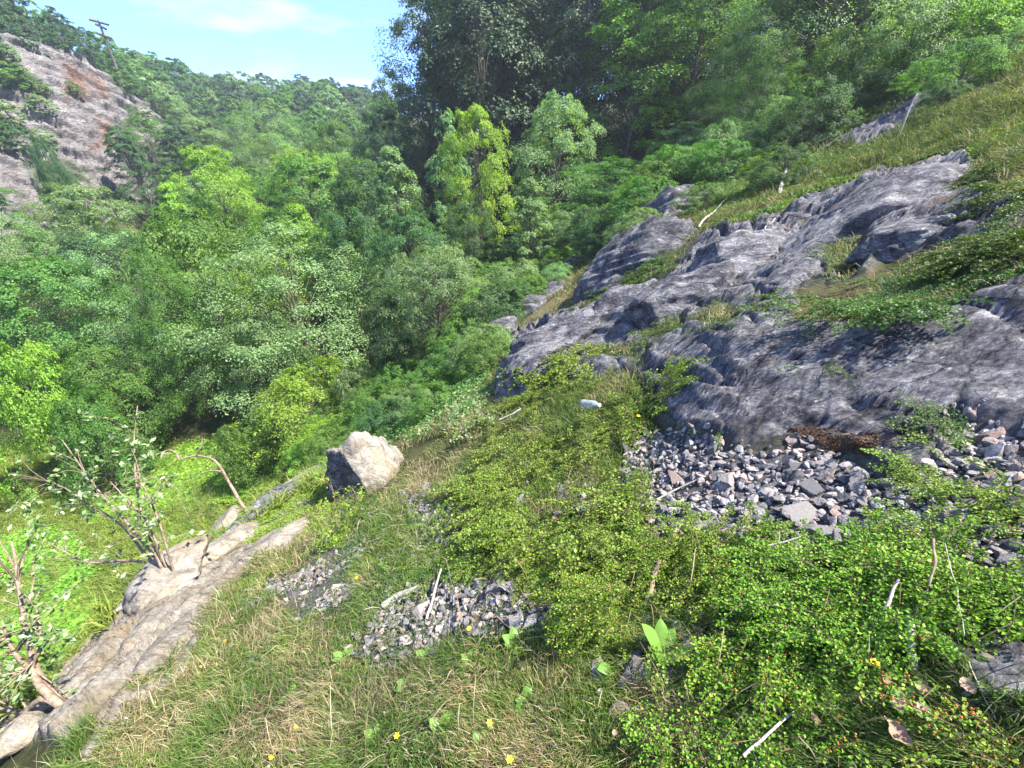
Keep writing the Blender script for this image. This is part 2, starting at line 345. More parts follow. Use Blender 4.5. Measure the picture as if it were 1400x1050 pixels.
# ------------------------------------------------------------------ the ground sheet
nR, nT = len(rr), len(th)
ii, jj = np.meshgrid(np.arange(nR - 1), np.arange(nT - 1), indexing='ij')
a0 = (ii * nT + jj).ravel()
F = np.stack([a0, a0 + nT, a0 + nT + 1, a0 + 1], -1)
# close the middle under the camera with a fan (degenerate-free: first ring to a centre vertex as quads)
V = np.stack([GX, GY, GZ], -1)
cidx = len(V); V = np.concatenate([V, [[0, 0, float(H(np.array([0.]), np.array([0.]))[0])]]])
j = np.arange(0, nT - 2, 2); fan = np.stack([np.full(len(j), cidx), j, j + 1, j + 2], -1)
F = np.concatenate([F, fan])
seam = np.arange(nR - 1) * nT
def ext(a): return np.append(a, 0)
one = np.ones(len(V))
rockm = ext(MK['rock']); pal = ext(np.maximum(MK['pale'], 0))
rockm = np.maximum(rockm, ext(MK['grey']))
mask = np.stack([rockm, ext(MK['grav']), pal, one], -1)
mask2 = np.stack([ext(MK['straw']), ext(MK['meadow']), one * 0, one], -1)
ground = obj('hillside_ground', mesh('hillside_ground', V, F, M_ground, True, dict(mask=mask, mask2=mask2)), kind='structure')
ground['label'] = 'steep rocky hillside falling to a green valley floor'
print('ground', round(time.time() - T0, 1))
# ------------------------------------------------------------------ plants: leaves and stems as plain arrays
def unit(a): return a / (np.linalg.norm(a, axis=-1, keepdims=True) + 1e-9)
def rnd(n, R=None): return unit((R or rng).normal(size=(n, 3)))
def leafquads(C, N, Ln, Wd, T=None, R=None):
    """pointed leaf blades: centres, normals, lengths, widths"""
    R = R or rng; n = len(C); N = unit(N)
    T = rnd(n, R) if T is None else T
    T = unit(T - (T * N).sum(-1, keepdims=True) * N); B = np.cross(N, T)
    Ln = np.broadcast_to(np.asarray(Ln, float), (n,))[:, None]; Wd = np.broadcast_to(np.asarray(Wd, float), (n,))[:, None]
    V = np.stack([C - T * Ln * .5, C + B * Wd * .5 + T * Ln * .05 + N * Wd * .12, C + T * Ln * .5, C - B * Wd * .5 + T * Ln * .05 + N * Wd * .12], 1).reshape(-1, 3)
    return V, np.arange(n * 4).reshape(-1, 4)
def tube(P, r, k=5):
    P = np.asarray(P, float); n = len(P); r = np.broadcast_to(np.asarray(r, float), (n,))
    t = unit(np.gradient(P, axis=0)); ref = np.array([0, 0, 1.0]) if abs(t[:, 2]).mean() < .8 else np.array([1.0, 0, 0])
    a = unit(np.cross(t, ref)); b = np.cross(t, a)
    an = np.arange(k) / k * 2 * np.pi
    V = P[:, None] + r[:, None, None] * (a[:, None] * np.cos(an)[None, :, None] + b[:, None] * np.sin(an)[None, :, None])
    F = [(i * k + q, i * k + (q + 1) % k, (i + 1) * k + (q + 1) % k, (i + 1) * k + q) for i in range(n - 1) for q in range(k)]
    return V.reshape(-1, 3), np.array(F)
def join(parts):
    Vs, Fs, o = [], [], 0
    for V, F in parts:
        Vs.append(V); Fs.append(F + o); o += len(V)
    return np.concatenate(Vs), np.concatenate(Fs)
def bez(a, b, c, n=6):
    t = np.linspace(0, 1, n)[:, None]; a, b, c = map(np.asarray, (a, b, c))
    return (1 - t) ** 2 * a + 2 * t * (1 - t) * b + t * t * c
def make_tree(seed, Ht, R, env, nlobe, nspray, nleaf, leaf, droop=.35, bare=.12, flat=.42, tr=.14, loose=1.0, shell=.55):
    """crown of leaf sprays carried on limbs; returns (wood, foliage) arrays"""
    G = np.random.default_rng(seed); parts = []
    bend = G.normal(size=2) * .05 * Ht
    zt = np.linspace(0, 1, 9)
    P = np.stack([bend[0] * zt ** 2 + np.sin(zt * 5 + seed) * .012 * Ht, bend[1] * zt ** 2 + np.cos(zt * 4 + seed) * .012 * Ht, zt * Ht * .92], -1)
    def axis(h): return np.stack([np.interp(h, zt, P[:, 0]), np.interp(h, zt, P[:, 1]), np.interp(h, zt, P[:, 2])], -1)
    parts.append(tube(P, tr * (1 - zt * .85) * Ht / 12, 7))
    h = np.sort(G.random(nlobe)) ** .85 * (1 - bare) + bare
    ang = np.arange(nlobe) * 2.39996 + G.random(nlobe) * .9
    # broad swellings make the outline uneven
    sw = 1 + .26 * np.sin(ang * 2 + seed + h * 7) * np.sin(h * 9 + seed * 1.7) + .14 * G.normal(size=nlobe)
    e = np.array([env(q) for q in h]) * R * sw
    rad = e * (shell + (1 - shell) * G.random(nlobe) ** .5)
    C = axis(h * .93) + np.stack([np.cos(ang) * rad, np.sin(ang) * rad, np.zeros(nlobe)], -1)
    C[:, 2] = h * Ht + G.normal(size=nlobe) * .02 * Ht
    for k in range(nlobe):
        s = axis(max(.06, h[k] * .72 - .05)); m = (s + C[k]) / 2 + np.array([0, 0, .05 * Ht]) + G.normal(size=3) * .02 * Ht
        rr0 = tr * .34 * Ht / 12 * (1.1 - h[k] * .7)
        parts.append(tube(bez(s, m, C[k], 5), np.linspace(rr0, rr0 * .2, 5), 4))
    out = np.stack([np.cos(ang), np.sin(ang), np.zeros(nlobe)], -1)
    ls = R * .29 * (.65 + .6 * G.random(nlobe)) * np.clip(.45 + .8 * e / R, .5, 1.15) * loose
    # sprays
    n1 = nlobe * nspray; li = np.repeat(np.arange(nlobe), nspray)
    d = rnd(n1, G); d[:, 2] = np.abs(d[:, 2]) * .9 - .18; d += out[li] * .55; d = unit(d)
    q = G.random(n1)[:, None] ** .4
    SC = C[li] + d * ls[li][:, None] * q * np.array([1, 1, .72])
    ss = ls[li] * (.24 + .20 * G.random(n1))
    sn = unit(np.array([0, 0, 1.0]) + out[li] * .45 + d * .5 + G.normal(size=(n1, 3)) * .28)
    n2 = n1 * nleaf; si = np.repeat(np.arange(n1), nleaf)
    a = G.random(n2) * 2 * np.pi; r = G.random(n2) ** .55
    t1 = unit(np.cross(sn, np.array([.3, .2, 1.0]))); t2 = np.cross(sn, t1)
    rr_ = r * ss[si]
    off = t1[si] * (np.cos(a) * rr_)[:, None] + t2[si] * (np.sin(a) * rr_)[:, None]
    LC = SC[si] + off; LC[:, 2] -= droop * r * r * ss[si]; LC += G.normal(size=(n2, 3)) * (ss[si] * (flat * .45))[:, None]
    LN = unit(sn[si] + unit(off + 1e-6) * .35 + G.normal(size=(n2, 3)) * .30)
    sz = leaf * (.7 + .6 * G.random(n2))
    fol = leafquads(LC, LN, sz, sz * .62, T=unit(off) + G.normal(size=(n2, 3)) * .4, R=G)
    return join(parts), fol
def e_round(h): return math.sin(math.pi * min(1, (h * .93 + .05)) ** .85) ** .6
def e_oval(h): return math.sin(math.pi * min(1, (h * .9 + .08))) ** .55
def e_cone(h): return (min(1, h / .22) ** .7) * (1 - h) ** .72 * 1.15 + .03
def e_tall(h): return min(1, (h + .05) / .3) ** .6 * (1 - max(0, h - .35) / .66 * .75) ** .9
def e_bush(h): return math.cos(min(1, h) * math.pi / 2 * .93) ** .5
# foliage materials
def foliage_mat(name, dark, mid, light, trans=.42, rough=.5, var=.5, tint=(.9, 1.0, .35)):
    g = Mat(name, rough, .3)
    isl = g.n('ShaderNodeNewGeometry').outputs['Random Per Island']; oi = g.n('ShaderNodeObjectInfo').outputs['Random']
    c = g.ramp(isl, [(0.0, dark), (.5, mid), (1.0, light)])
    hs = g.n('ShaderNodeHueSaturation'); g.l(c, hs.inputs['Color'])
    g.l(g.math('ADD', g.math('MULTIPLY', oi, .035), .483), hs.inputs['Hue'])
    nz = g.noise(.55, 3, .6)
    g.l(g.math('ADD', g.math('MULTIPLY', oi, var * .5), g.math('ADD', g.math('MULTIPLY', nz, var), 1 - var * .75)), hs.inputs['Value'])
    g.col(hs.outputs[0])
    tl = g.n('ShaderNodeBsdfTranslucent'); tc = g.mix(1.0, hs.outputs[0], tuple(x * 1.9 for x in tint), 'MULTIPLY'); g.l(tc, tl.inputs['Color'])
    ms = g.n('ShaderNodeMixShader'); ms.inputs[0].default_value = trans
    g.l(g.b.outputs[0], ms.inputs[1]); g.l(tl.outputs[0], ms.inputs[2]); g.l(ms.outputs[0], g.out.inputs['Surface'])
    return g.m
FM = dict(
 pale=foliage_mat('leaf_pale_green', (.10, .17, .07), (.16, .25, .10), (.25, .34, .16)),
 mid=foliage_mat('leaf_green', (0.056, 0.124, 0.026), (0.095, 0.199, 0.038), (0.174, 0.299, 0.067)),
 bright=foliage_mat('leaf_bright_green', (0.111, 0.217, 0.026), (0.194, 0.341, 0.042), (0.315, 0.465, 0.074)),
 yellow=foliage_mat('leaf_yellow_green', (0.122, 0.231, 0.027), (0.220, 0.352, 0.039), (0.354, 0.462, 0.078)),
 grey=foliage_mat('leaf_grey_green', (0.093, 0.175, 0.067), (0.166, 0.275, 0.104), (0.315, 0.417, 0.193)),
 dark=foliage_mat('leaf_dark_green', (0.033, 0.080, 0.029), (0.059, 0.130, 0.045), (0.121, 0.208, 0.072)),
 blue=foliage_mat('leaf_shade_green', (0.026, 0.061, 0.035), (0.048, 0.100, 0.054), (0.101, 0.166, 0.081)),  # dark bluish leaf colour with the wood's shade painted in
 pine=foliage_mat('needle_dark_green', (0.026, 0.057, 0.026), (0.044, 0.084, 0.038), (0.083, 0.124, 0.054), trans=.15),
)
g = Mat('bark', .9, .15); bn = g.noise(7, 5, .7, sc=(1, 1, .25)); g.col(g.ramp(bn, [(.3, (.05, .042, .032)), (.5, (.13, .115, .09)), (.7, (.24, .22, .18))])); g.bump(bn, .6, .03); M_bark = g.m
TV = {}
def variant(key, *a, **k):
    w, f = make_tree(*a, **k)
    TV[key] = (mesh('trunk_' + key, w[0], w[1], M_bark, True), mesh('crown_' + key, f[0], f[1], FM['mid']), a[1], a[2])
variant('roundA', 11, 10, 4.2, e_round, 78, 13, 34, .15)
variant('roundB', 12, 10, 4.4, e_round, 70, 14, 36, .16, droop=.55)
variant('ovalA', 13, 13, 3.8, e_oval, 84, 13, 32, .15)
variant('ovalB', 14, 13, 4.0, e_oval, 76, 14, 32, .15, droop=.6, flat=.3)
variant('coneA', 15, 11, 3.0, e_cone, 84, 11, 32, .13, bare=.05, droop=.5)
variant('coneB', 16, 11, 2.9, e_cone, 70, 12, 34, .14, bare=.06, flat=.3)
variant('tallA', 17, 20, 4.6, e_tall, 110, 14, 26, .20, bare=.06, droop=.8)
variant('tallB', 18, 20, 5.0, e_tall, 105, 14, 26, .20, bare=.05, droop=.5)
variant('tallC', 19, 20, 4.4, e_oval, 100, 14, 26, .19, bare=.10, droop=.9, loose=1.1)
variant('ashA', 20, 10, 4.2, e_round, 85, 10, 40, .10, loose=.85, flat=.7)
variant('bushA', 21, 4, 2.6, e_bush, 75, 9, 34, .10, bare=.03, tr=.22)
variant('bushB', 22, 4, 2.8, e_bush, 70, 9, 36, .11, bare=.02, tr=.22, droop=.6)
variant('hawA', 23, 5.2, 2.3, e_round, 80, 9, 44, .065, bare=.2, tr=.26, loose=.9, flat=.6)
variant('pineA', 24, 11, 2.8, e_cone, 90, 8, 34, .13, bare=.15, flat=.25, droop=.2)
def farmesh(key, seed, Ht, R, env, nl, ns, nf, leaf, **k):
    w, f = make_tree(seed, Ht, R, env, nl, ns, nf, leaf, **k); V, Fq = join([w, f])
    TV[key] = (mesh('far_tree_' + key, V, Fq, None, False, mats=[M_bark, FM['mid']], midx=np.concatenate([np.zeros(len(w[1])), np.ones(len(f[1]))])), Ht, R)
farmesh('farA', 31, 8, 3.4, e_round, 40, 7, 16, .38)
farmesh('farB', 32, 8, 3.0, e_oval, 38, 7, 16, .38)
farmesh('farC', 33, 9, 3.2, e_round, 42, 7, 16, .36, bare=.3)
placed = []
ADJ = dict(pale='pale green', mid='mid green', bright='light green', yellow='yellow green', grey='grey green', dark='dark green', blue='bluish green', pine='very dark green')
SHP = dict(roundA='round crowned', roundB='broad domed', ovalA='tall oval', ovalB='drooping oval', coneA='pointed', coneB='narrow pointed', ashA='airy loose', bushA='low bushy', bushB='low spreading', tallA='tall tapering', tallB='tall drooping', tallC='tall feathery')
def setmat(o, slot, m): o.material_slots[slot].link = 'OBJECT'; o.material_slots[slot].material = m
def tree_at(x, y, z, key, sx, sz, mat, label, group=None, name='broadleaf_tree', cat='tree', rot=None):
    t = bpy.data.objects.new(name, None); S.collection.objects.link(t); t.empty_display_size = .3
    t.location = (x, y, z - .1); t.rotation_euler = (0, 0, rng.random() * 6.28 if rot is None else rot); t.scale = (sx, sx, sz)
    t['label'] = label; t['category'] = cat
    if group: t['group'] = group
    tm, cm, _, _ = TV[key]
    obj('trunk', tm, t); c = obj('crown', cm, t); setmat(c, 0, FM[mat])
    placed.append((x, y, sx * TV[key][3])); return t
def tree_px(u, v, d, wpx, key, mat, label, **k):
    p = W(u, v, d); z = float(H(p[0], p[1])[0]); ht = max(1.5, p[2] - z)
    r = wpx / FPX * d / 2
    return tree_at(p[0], p[1], z, key, r / TV[key][3], ht / TV[key][2], mat, label, **k)
TREES = [
 (524,110,46,72,'tallC','dark','feathery tall tree at the left end of the tall wood, against the sky',{}),
 (598,-20,42,95,'tallA','dark','tall shaded tree right of the feathery skyline tree',{}),
 (650,-90,40,140,'tallB','blue','dark tall tree behind and above the yellow green tree',{}),
 (705,-110,38,150,'tallC','pine','darkest tall tree at the top middle of the wood',{}),
 (790,-120,36,150,'tallB','pine','very dark tall tree left of the huge cascading tree',{}),
 (768,35,29,105,'coneB','dark','narrow pointed tree in front of the darkest tall trees',{}),
 (690,60,36,110,'tallA','blue','shaded tree filling the gap above the grey green round tree',{}),
 (895,-90,26,185,'tallA','bright','huge cascading tree hanging down to the grass slope',{}),
 (975,-60,24,130,'tallC','mid','tall leafy tree right of the huge cascading tree',{}),
 (1040,20,19,130,'ashA','grey','pale leaved slender tree beside the bare stems on the upper slope',{}),
 (1110,-40,21,150,'roundA','mid','leafy tree above the tangle of drooping stems on the slope',{}),
 (1200,-90,22,160,'roundB','mid','dark tree at the top edge left of the pale leafed bushes',{}),
 (1300,-60,20,170,'roundA','mid','tree at the top edge over the pale leafed bushes',{}),
 (1400,-70,19,160,'roundB','mid','tree in the top right corner of the slope',{}),
 (655,150,22,98,'ovalA','yellow','bright yellow green pointed tree in the middle of the wood',{}),
 (606,152,26,80,'coneB','grey','light pointed tree directly left of the yellow green tree',{}),
 (545,205,24,120,'coneA','grey','pale topped broad tree two left of the yellow green tree',{}),
 (498,225,29,120,'ovalB','dark','dark rounded tree under the feathery skyline tree',{}),
 (540,155,32,90,'ovalA','blue','small bluish crown over the pale topped broad tree',{}),
 (765,130,25,130,'roundA','grey','grey green dome shaped tree below the narrow pointed tree',{}),
 (730,242,19,88,'coneB','grey','pale silvery young tree right of the yellow green tree',{}),
 (838,215,22,120,'ovalB','mid','deep green tree between the grey green dome and the grass slope',{}),
 (700,330,21,90,'ovalA','dark','dark tree hanging behind the silvery young tree',{}),
 (590,335,13.2,165,'hawA','pale','small grey green thorn tree with a visible forked trunk on the slope edge',dict(name='thorn_tree')),
 (535,400,15,90,'bushB','dark','dark bush pressed against the left side of the thorn tree',dict(name='leafy_bush',cat='bush')),
 (640,280,20,70,'ovalB','dark','green tree below the skirts of the yellow green tree',{}),
 (560,300,19,120,'ovalA','dark','leafy tree rising just behind the thorn tree',{}),
 (470,290,22,110,'ovalB','dark','deep green tree left of the trees behind the thorn tree',{}),
 (395,285,22,115,'coneA','bright','bright green pointed tree left of the dark gap in the wood',{}),
 (250,290,20,200,'roundA','mid','largest rounded tree standing at the meadow edge in the valley',{}),
 (150,320,22,170,'ashA','grey','pale airy tree left of the largest rounded tree',{}),
 (50,355,21,180,'roundB','mid','broad tree at the left edge above the meadow',{}),
 (-60,330,21,200,'ashA','grey','tree cut by the left edge of the view',{}),
 (200,345,17.5,110,'ashA','mid','smaller crown leaning in front of the largest rounded tree',{}),
 (345,430,18,120,'roundB','grey','rounded tree to the right of the largest rounded tree',{}),
 (110,470,16.8,130,'roundA','mid','low spreading tree over the shadowed meadow edge',{}),
 (20,480,15.8,140,'bushB','bright','light green bush at the left edge of the meadow',dict(name='leafy_bush',cat='bush')),
 (95,545,15.6,100,'bushA','mid','round bush over the dark shade on the meadow',dict(name='leafy_bush',cat='bush')),
 (410,508,15.5,165,'bushA','bright','bright yellow green bush between the meadow and the thorn tree',dict(name='leafy_bush',cat='bush')),
 (330,580,15.5,90,'bushB','mid','lower green bush left of the bright yellow green bush',dict(name='leafy_bush',cat='bush')),
 (485,500,15,80,'bushB','grey','grey green bush between the bright bush and the thorn tree',dict(name='leafy_bush',cat='bush')),
 (300,205,33,110,'ovalA','bright','light green tree behind the largest rounded tree',{}),
 (215,255,30,100,'coneA','yellow','yellowish tree in the middle of the left valley wood',{}),
 (350,140,52,110,'ashA','grey','pale broad tree with a dark forked trunk under the ridge',{}),
 (165,172,50,75,'pineA','dark','dark green conifer at the foot of the quarry face',dict(name='conifer_tree')),
 (240,165,55,90,'pineA','blue','wide dark conifer right of the quarry face',dict(name='conifer_tree')),
 (50,196,42,45,'bushA','dark','dark round shrub standing against the pale quarry face',dict(name='leafy_bush',cat='bush')),
 (410,210,40,100,'ovalB','bright','light tree left of the dark rounded tree',{}),
 (455,170,48,90,'ovalA','mid','tree below the ridge beside the feathery skyline tree',{}),
 (990,165,17,75,'bushA','grey','pale leafed shrub at the head of the grass slope',dict(name='leafy_bush',cat='bush')),
 (940,165,19,90,'ovalA','dark','dark green tree at the upper end of the grass slope',{}),
 (1060,60,17,110,'ashA','mid','loose leaved tree above the thin bare stems',{}),
 (1180,40,15.5,120,'bushB','mid','green shrub behind the fallen pale branch on the slope',dict(name='leafy_bush',cat='bush')),
 (1130,110,14.2,110,'bushA','dark','dark shrub just above the upper rock strip',dict(name='leafy_bush',cat='bush')),
 (1270,-5,14.0,140,'bushA','grey','silvery leafed shrub above the upper rock strip',dict(name='leafy_bush',cat='bush')),
 (1355,-20,13.8,150,'bushB','bright','light green shrub near the top right corner',dict(name='leafy_bush',cat='bush')),
 (1080,130,15.5,80,'bushB','grey','shrub with pale leaf tips between the bare stems and the dark shrub',dict(name='leafy_bush',cat='bush')),
]
for (u, v, d, w, key, mt, lb, kw) in TREES: tree_px(u, v, d, w, key, mt, lb, **kw)
# the rest of the valley wood, tree by tree
keysL = ['roundA', 'roundB', 'ovalA', 'ovalB', 'coneA', 'coneB', 'ashA']
matsL = ['mid', 'mid', 'grey', 'bright', 'dark', 'grey', 'mid', 'bright']
def clear(x, y, f, add=1.2):
    return all(math.hypot(x - a, y - b) > add + f * c for a, b, c in placed)
def filler(xs, ys, step, f, pick, group, label, jit=.4):
    out = 0
    for yy in np.arange(ys[0], ys[1], step):
        for xx in np.arange(xs[0], xs[1], step):
            x, y = xx + rng.normal() * step * jit, yy + rng.normal() * step * jit
            z = float(H(x, y)[0]); u, v, dd = proj(np.array([[x, y, z + 5]]))
            if not (-160 < u[0] < 1560): continue
            q = pick(x, y, z, u[0], v[0], dd[0])
            if q is None or not clear(x, y, f): continue
            key, mt, sx, sz = q
            lb = label.format(a=ADJ[mt], s=SHP[key], w=('nearest rows' if dd[0] < 28 else 'middle' if dd[0] < 48 else 'far end') , h=('left' if u[0] < 150 else 'centre' if u[0] < 330 else 'right') if u[0] < 540 else ('left' if u[0] < 800 else 'centre' if u[0] < 1100 else 'right'))
            tree_at(x, y, z, key, sx, sz, mt, lb, group=group); out += 1
    return out
def pk_valley(x, y, z, u, v, d):
    if u > 520 or x > -4 and y < 30 or y < 18 or (x + 44) < 0 and y < 90 and x < -46 - (y - 40) * .1: return None
    if d < 19: return None
    s = .62 + .3 * rng.random()
    return rng.choice(keysL), rng.choice(matsL), s * 1.15, s * .95
print(filler((-60, 0), (19, 100), 5.6, .55, pk_valley, 'valley wood trees', '{s} {a} tree at the {w} of the valley wood, {h} part'))
def pk_tall(x, y, z, u, v, d):
    if u < 585 or d < 27 or u > 1500: return None
    return rng.choice(['tallA', 'tallB', 'tallC']), rng.choice(['blue', 'pine', 'dark', 'blue']), .9 + .3 * rng.random(), .9 + .25 * rng.random()  # dark leaf colours put the wood's shade into the crowns
print(filler((-14, 60), (30, 66), 6.0, .35, pk_tall, 'tall trees of the shaded wood', '{s} {a} tree in the shaded wood above the slope, {h} part'))
def pk_slope(x, y, z, u, v, d):
    if u < 960 or d < 15.5 or d > 34: return None
    s = .65 + .3 * rng.random()
    return rng.choice(['roundA', 'ashA', 'roundB', 'bushA']), rng.choice(['mid', 'grey', 'dark']), s, s
print(filler((6, 46), (18, 36), 4.2, .5, pk_slope, 'trees high on the right slope', '{s} {a} tree high on the slope above the grass band'))
def far_tree(x, y, z, s, mt, label, group):
    k = rng.choice(['farA', 'farB', 'farC'])
    o = obj('broadleaf_tree', TV[k][0], None, (x, y, z - .2), label, 'tree', group)
    o.scale = (s * (.9 + .3 * rng.random()), s * (.9 + .3 * rng.random()), s); o.rotation_euler = (0, 0, rng.random() * 6.28)
    setmat(o, 1, FM[mt])
nf = 0
for y in np.arange(96, 178, 5.6):
    for x in np.arange(-112, 10, 5.6):
        X, Y = x + rng.normal() * 1.8, y + rng.normal() * 1.8; z = float(H(X, Y)[0])
        u, v, dd = proj(np.array([[X, Y, z + 6]]))
        if not (120 < u[0] < 530): continue
        mt = rng.choice(['mid', 'dark', 'grey', 'mid', 'blue']); far_tree(X, Y, z, .75 + .45 * rng.random(), mt, 'distant %s tree on the wooded %s, %s stretch' % (ADJ[mt], 'slope under the ridge' if Y < 125 else 'ridge top', 'near the quarry face,' [:-1] if u[0] < 240 else 'middle' if u[0] < 370 else 'towards the tall wood'), 'trees on the far ridge'); nf += 1
for y in np.arange(40, 112, 4.6):
    for x in np.arange(-104, -52, 4.6):
        X, Y = x + rng.normal() * 1.3, y + rng.normal() * 1.3; z = float(H(X, Y)[0])
        u, v, dd = proj(np.array([[X, Y, z + 4]]))
        if not (-90 < u[0] < 210) or z < 2 or inpoly(np.array([u[0]]), np.array([v[0] + 18]), [(-90, 70), (90, 92), (135, 88), (185, 150), (170, 240), (-90, 240)], 2)[0] > .5: continue
        mt = rng.choice(['mid', 'dark', 'dark', 'blue']); far_tree(X, Y, z, .5 + .35 * rng.random(), mt, '%s tree on the hilltop %s the quarry face' % (ADJ[mt], 'high above' if v[0] < 30 else 'just above' if u[0] < 110 else 'at the right end of'), 'trees above the quarry face'); nf += 1
print('far', nf, 'trees', len(placed), round(time.time() - T0, 1))

# small shrubs trailing along the foot of the wood and over the grass band
ns = 0
for k in range(185):
    t = rng.random() if k < 150 else -1; lineu = [650, 700, 780, 870, 960, 1040, 1130, 1240, 1400]; linev = [470, 400, 345, 285, 245, 200, 160, 110, 40]
    u = np.interp(t, np.linspace(0, 1, 9), lineu) + rng.normal() * 14; v = np.interp(t, np.linspace(0, 1, 9), linev) + rng.normal() * 9 + (abs(rng.normal()) * 26 if rng.random() < .3 else 0)
    if t < 0: q_ = rng.random(); u = 440 + 200 * q_ + rng.normal() * 14; v = 640 - 135 * q_ + rng.normal() * 13
    P, d = hit(u, v); P = P[0]
    if d[0] > 40 or any(math.hypot(P[0] - a, P[1] - b) < .8 * c for a, b, c in ([] if k == 0 else SP_)): continue
    if k == 0: SP_ = []
    s_ = (.14 + .2 * rng.random()) * min(1.6, d[0] / 14)
    SP_.append((P[0], P[1], s_ * 2.4)); key = rng.choice(['bushA', 'bushB']); mt = rng.choice(['mid', 'dark', 'grey', 'bright', 'mid']); o = tree_at(P[0], P[1], P[2], key, s_ * 1.3, s_, mt, '%s %s shrub edging the grass slope %s' % ('small' if s_ < .24 else 'bigger', ADJ[mt], 'above the angular boulder' if u < 560 else 'beside the thorn tree' if u < 740 else 'below the domed rock' if u < 860 else 'behind the highest crest rock' if u < 980 else 'near the fallen branch' if u < 1100 else 'around the upper rock strip' if u < 1260 else 'in the top right corner'), 'shrubs edging the grass slope', name='leafy_shrub', cat='shrub')
# ------------------------------------------------------------------ rocks
import bmesh
def ico(sub):
    bm = bmesh.new(); bmesh.ops.create_icosphere(bm, subdivisions=sub, radius=1.0)
    V = np.array([v.co[:] for v in bm.verts]); F = np.array([[v.index for v in f.verts] for f in bm.faces]); bm.free()
    return V, F
ICO = {k: ico(k) for k in (2, 3, 4, 5, 6)}
def rock(seed, sub=3, npl=14, rough=.05, soft=0.0, squash=(1, 1, 1)):
    G = np.random.default_rng(seed); V, F = ICO[sub]
    n = rnd(npl, G); dd = .62 + .38 * G.random(npl)
    dots = np.maximum(V @ n.T, 1e-3)
    r = (dd / dots)
    if soft > 0:
        r = 1 / (np.sum((1 / r) ** (1 / soft), 1) ** soft)
    else: r = r.min(1)
    r = np.clip(r, .3, 1.25)
    P = V * r[:, None]
    if rough: P = P * (1 + fbm(P * 2.2 + seed, 4, seed) * rough * 2)[:, None] + (fbm(P * 9 + seed, 3, seed + 5) * rough * .25)[:, None] * V
    return P * np.array(squash), F
OUT = [ # u, v of the middle, width px, height px, depth-wise factor, material, softness, yaw, label
 (917, 283, 96, 58, 1.0, 'd', 0.054, .3, 'rounded grey rock highest on the crest above the slab'),
 (880, 338, 150, 96, .8, 'd', 0.054, .2, 'big domed grey rock below the highest crest rock'),
 (781, 363, 36, 18, 1, 'd', 0.045, .1, 'small flat rock beside the grass edge above the round boulder'),
 (757, 394, 40, 26, 1, 'd', 0.054, .5, 'small round boulder with a pale end on the grass edge'),
 (716, 420, 66, 48, 1, 'd', 0.036, .2, 'dark rock stepping down the left end of the outcrop'),
 (748, 458, 140, 92, .7, 'd', 0.036, .35, 'dark grooved outcrop face under the round boulder'),
 (631, 488, 28, 26, 1, 'd', 0.023, .9, 'dark rock beside the foot of the thorn tree'),
 (672, 464, 58, 44, 1, 'd', 0.027, .3, 'dark rough rock between the thorn tree and the outcrop'),
 (722, 508, 66, 50, .9, 'd', 0.023, .7, 'squarish rock with a pale corner below the grooved face'),
 (840, 430, 130, 100, .7, 'd', 0.045, .2, 'steep bluish outcrop right of the grooved face'),
 (925, 398, 130, 80, .7, 'd', 0.045, .1, 'bulging grey outcrop over the middle ledge'),
 (1078, 379, 62, 44, 1, 'd', 0.027, .0, 'squared grey block wedged under the upper outcrop'),
 (1010, 350, 110, 60, .8, 'd', 0.041, .3, 'folded grey outcrop at the middle of the upper band'),
 (1180, 285, 170, 62, .7, 'd', 0.041, .25, 'broad smooth pale outcrop along the upper band'),
 (1235, 318, 110, 50, .8, 'd', 0.032, .25, 'cracked pale slab beneath the broad smooth outcrop'),
 (1380, 822, 70, 44, 1, 'd', 0.032, .3, 'smooth dark stone at the right edge over the near slab'),
 (302, 716, 52, 26, 1, 'p', .1, .2, 'pale rock behind the dead branch at the cliff lip'),
 (222, 792, 100, 50, 1, 'p', .12, .6, 'pale rounded rock below the lip behind the sapling stems'),
 (28, 985, 70, 42, 1, 'p', .1, .3, 'pale rock in the bottom left corner'),
 (1090, 655, 26, 16, 1, 'd', 0.009, .3, 'reddish brown block among the scree'),
]
for k, (u, v, w, h, dpt, mt, soft, yaw, lb) in enumerate(OUT):
    vb = v + h * .25
    P, d = hit(u, vb); P = P[0]; d = d[0]
    s = d / FPX
    V, F = rock(100 + k, 6 if w > 90 else 5, 13, .09, soft)
    sx, sy, sz = w * s * .62, w * s * .55 * dpt, h * s * .72
    V = V * np.array([sx, sy, sz])
    # roughen along the bedding
    Wp = V + P; bb = Wp[:, 0] * .45 + Wp[:, 1] * .6 + Wp[:, 2] * 1.2
    V += unit(V) * (fbm(np.stack([Wp[:, 0] * .8, bb * 4.5, Wp[:, 2]], -1) * (1.0 if d > 4 else 2.0), 4, 60 + k, ridged=True) * min(.09 * h * s, .16))[:, None]
    c, sn = math.cos(yaw), math.sin(yaw); tilt = -.30
    V = np.stack([V[:, 0] * c - V[:, 1] * sn, V[:, 0] * sn + V[:, 1] * c, V[:, 2] - tilt * 0 + .38 * (V[:, 0] * c - V[:, 1] * sn)], -1)
    name = 'boulder' if w < 60 else 'rock_outcrop'
    o = obj(name, mesh(name, V, F, {'d': M_drock if d < 9 else M_drockf, 'p': M_prock}[mt], True), None, tuple(P + np.array([0, .15 * sy, -sz * .22])), lb, 'rock')
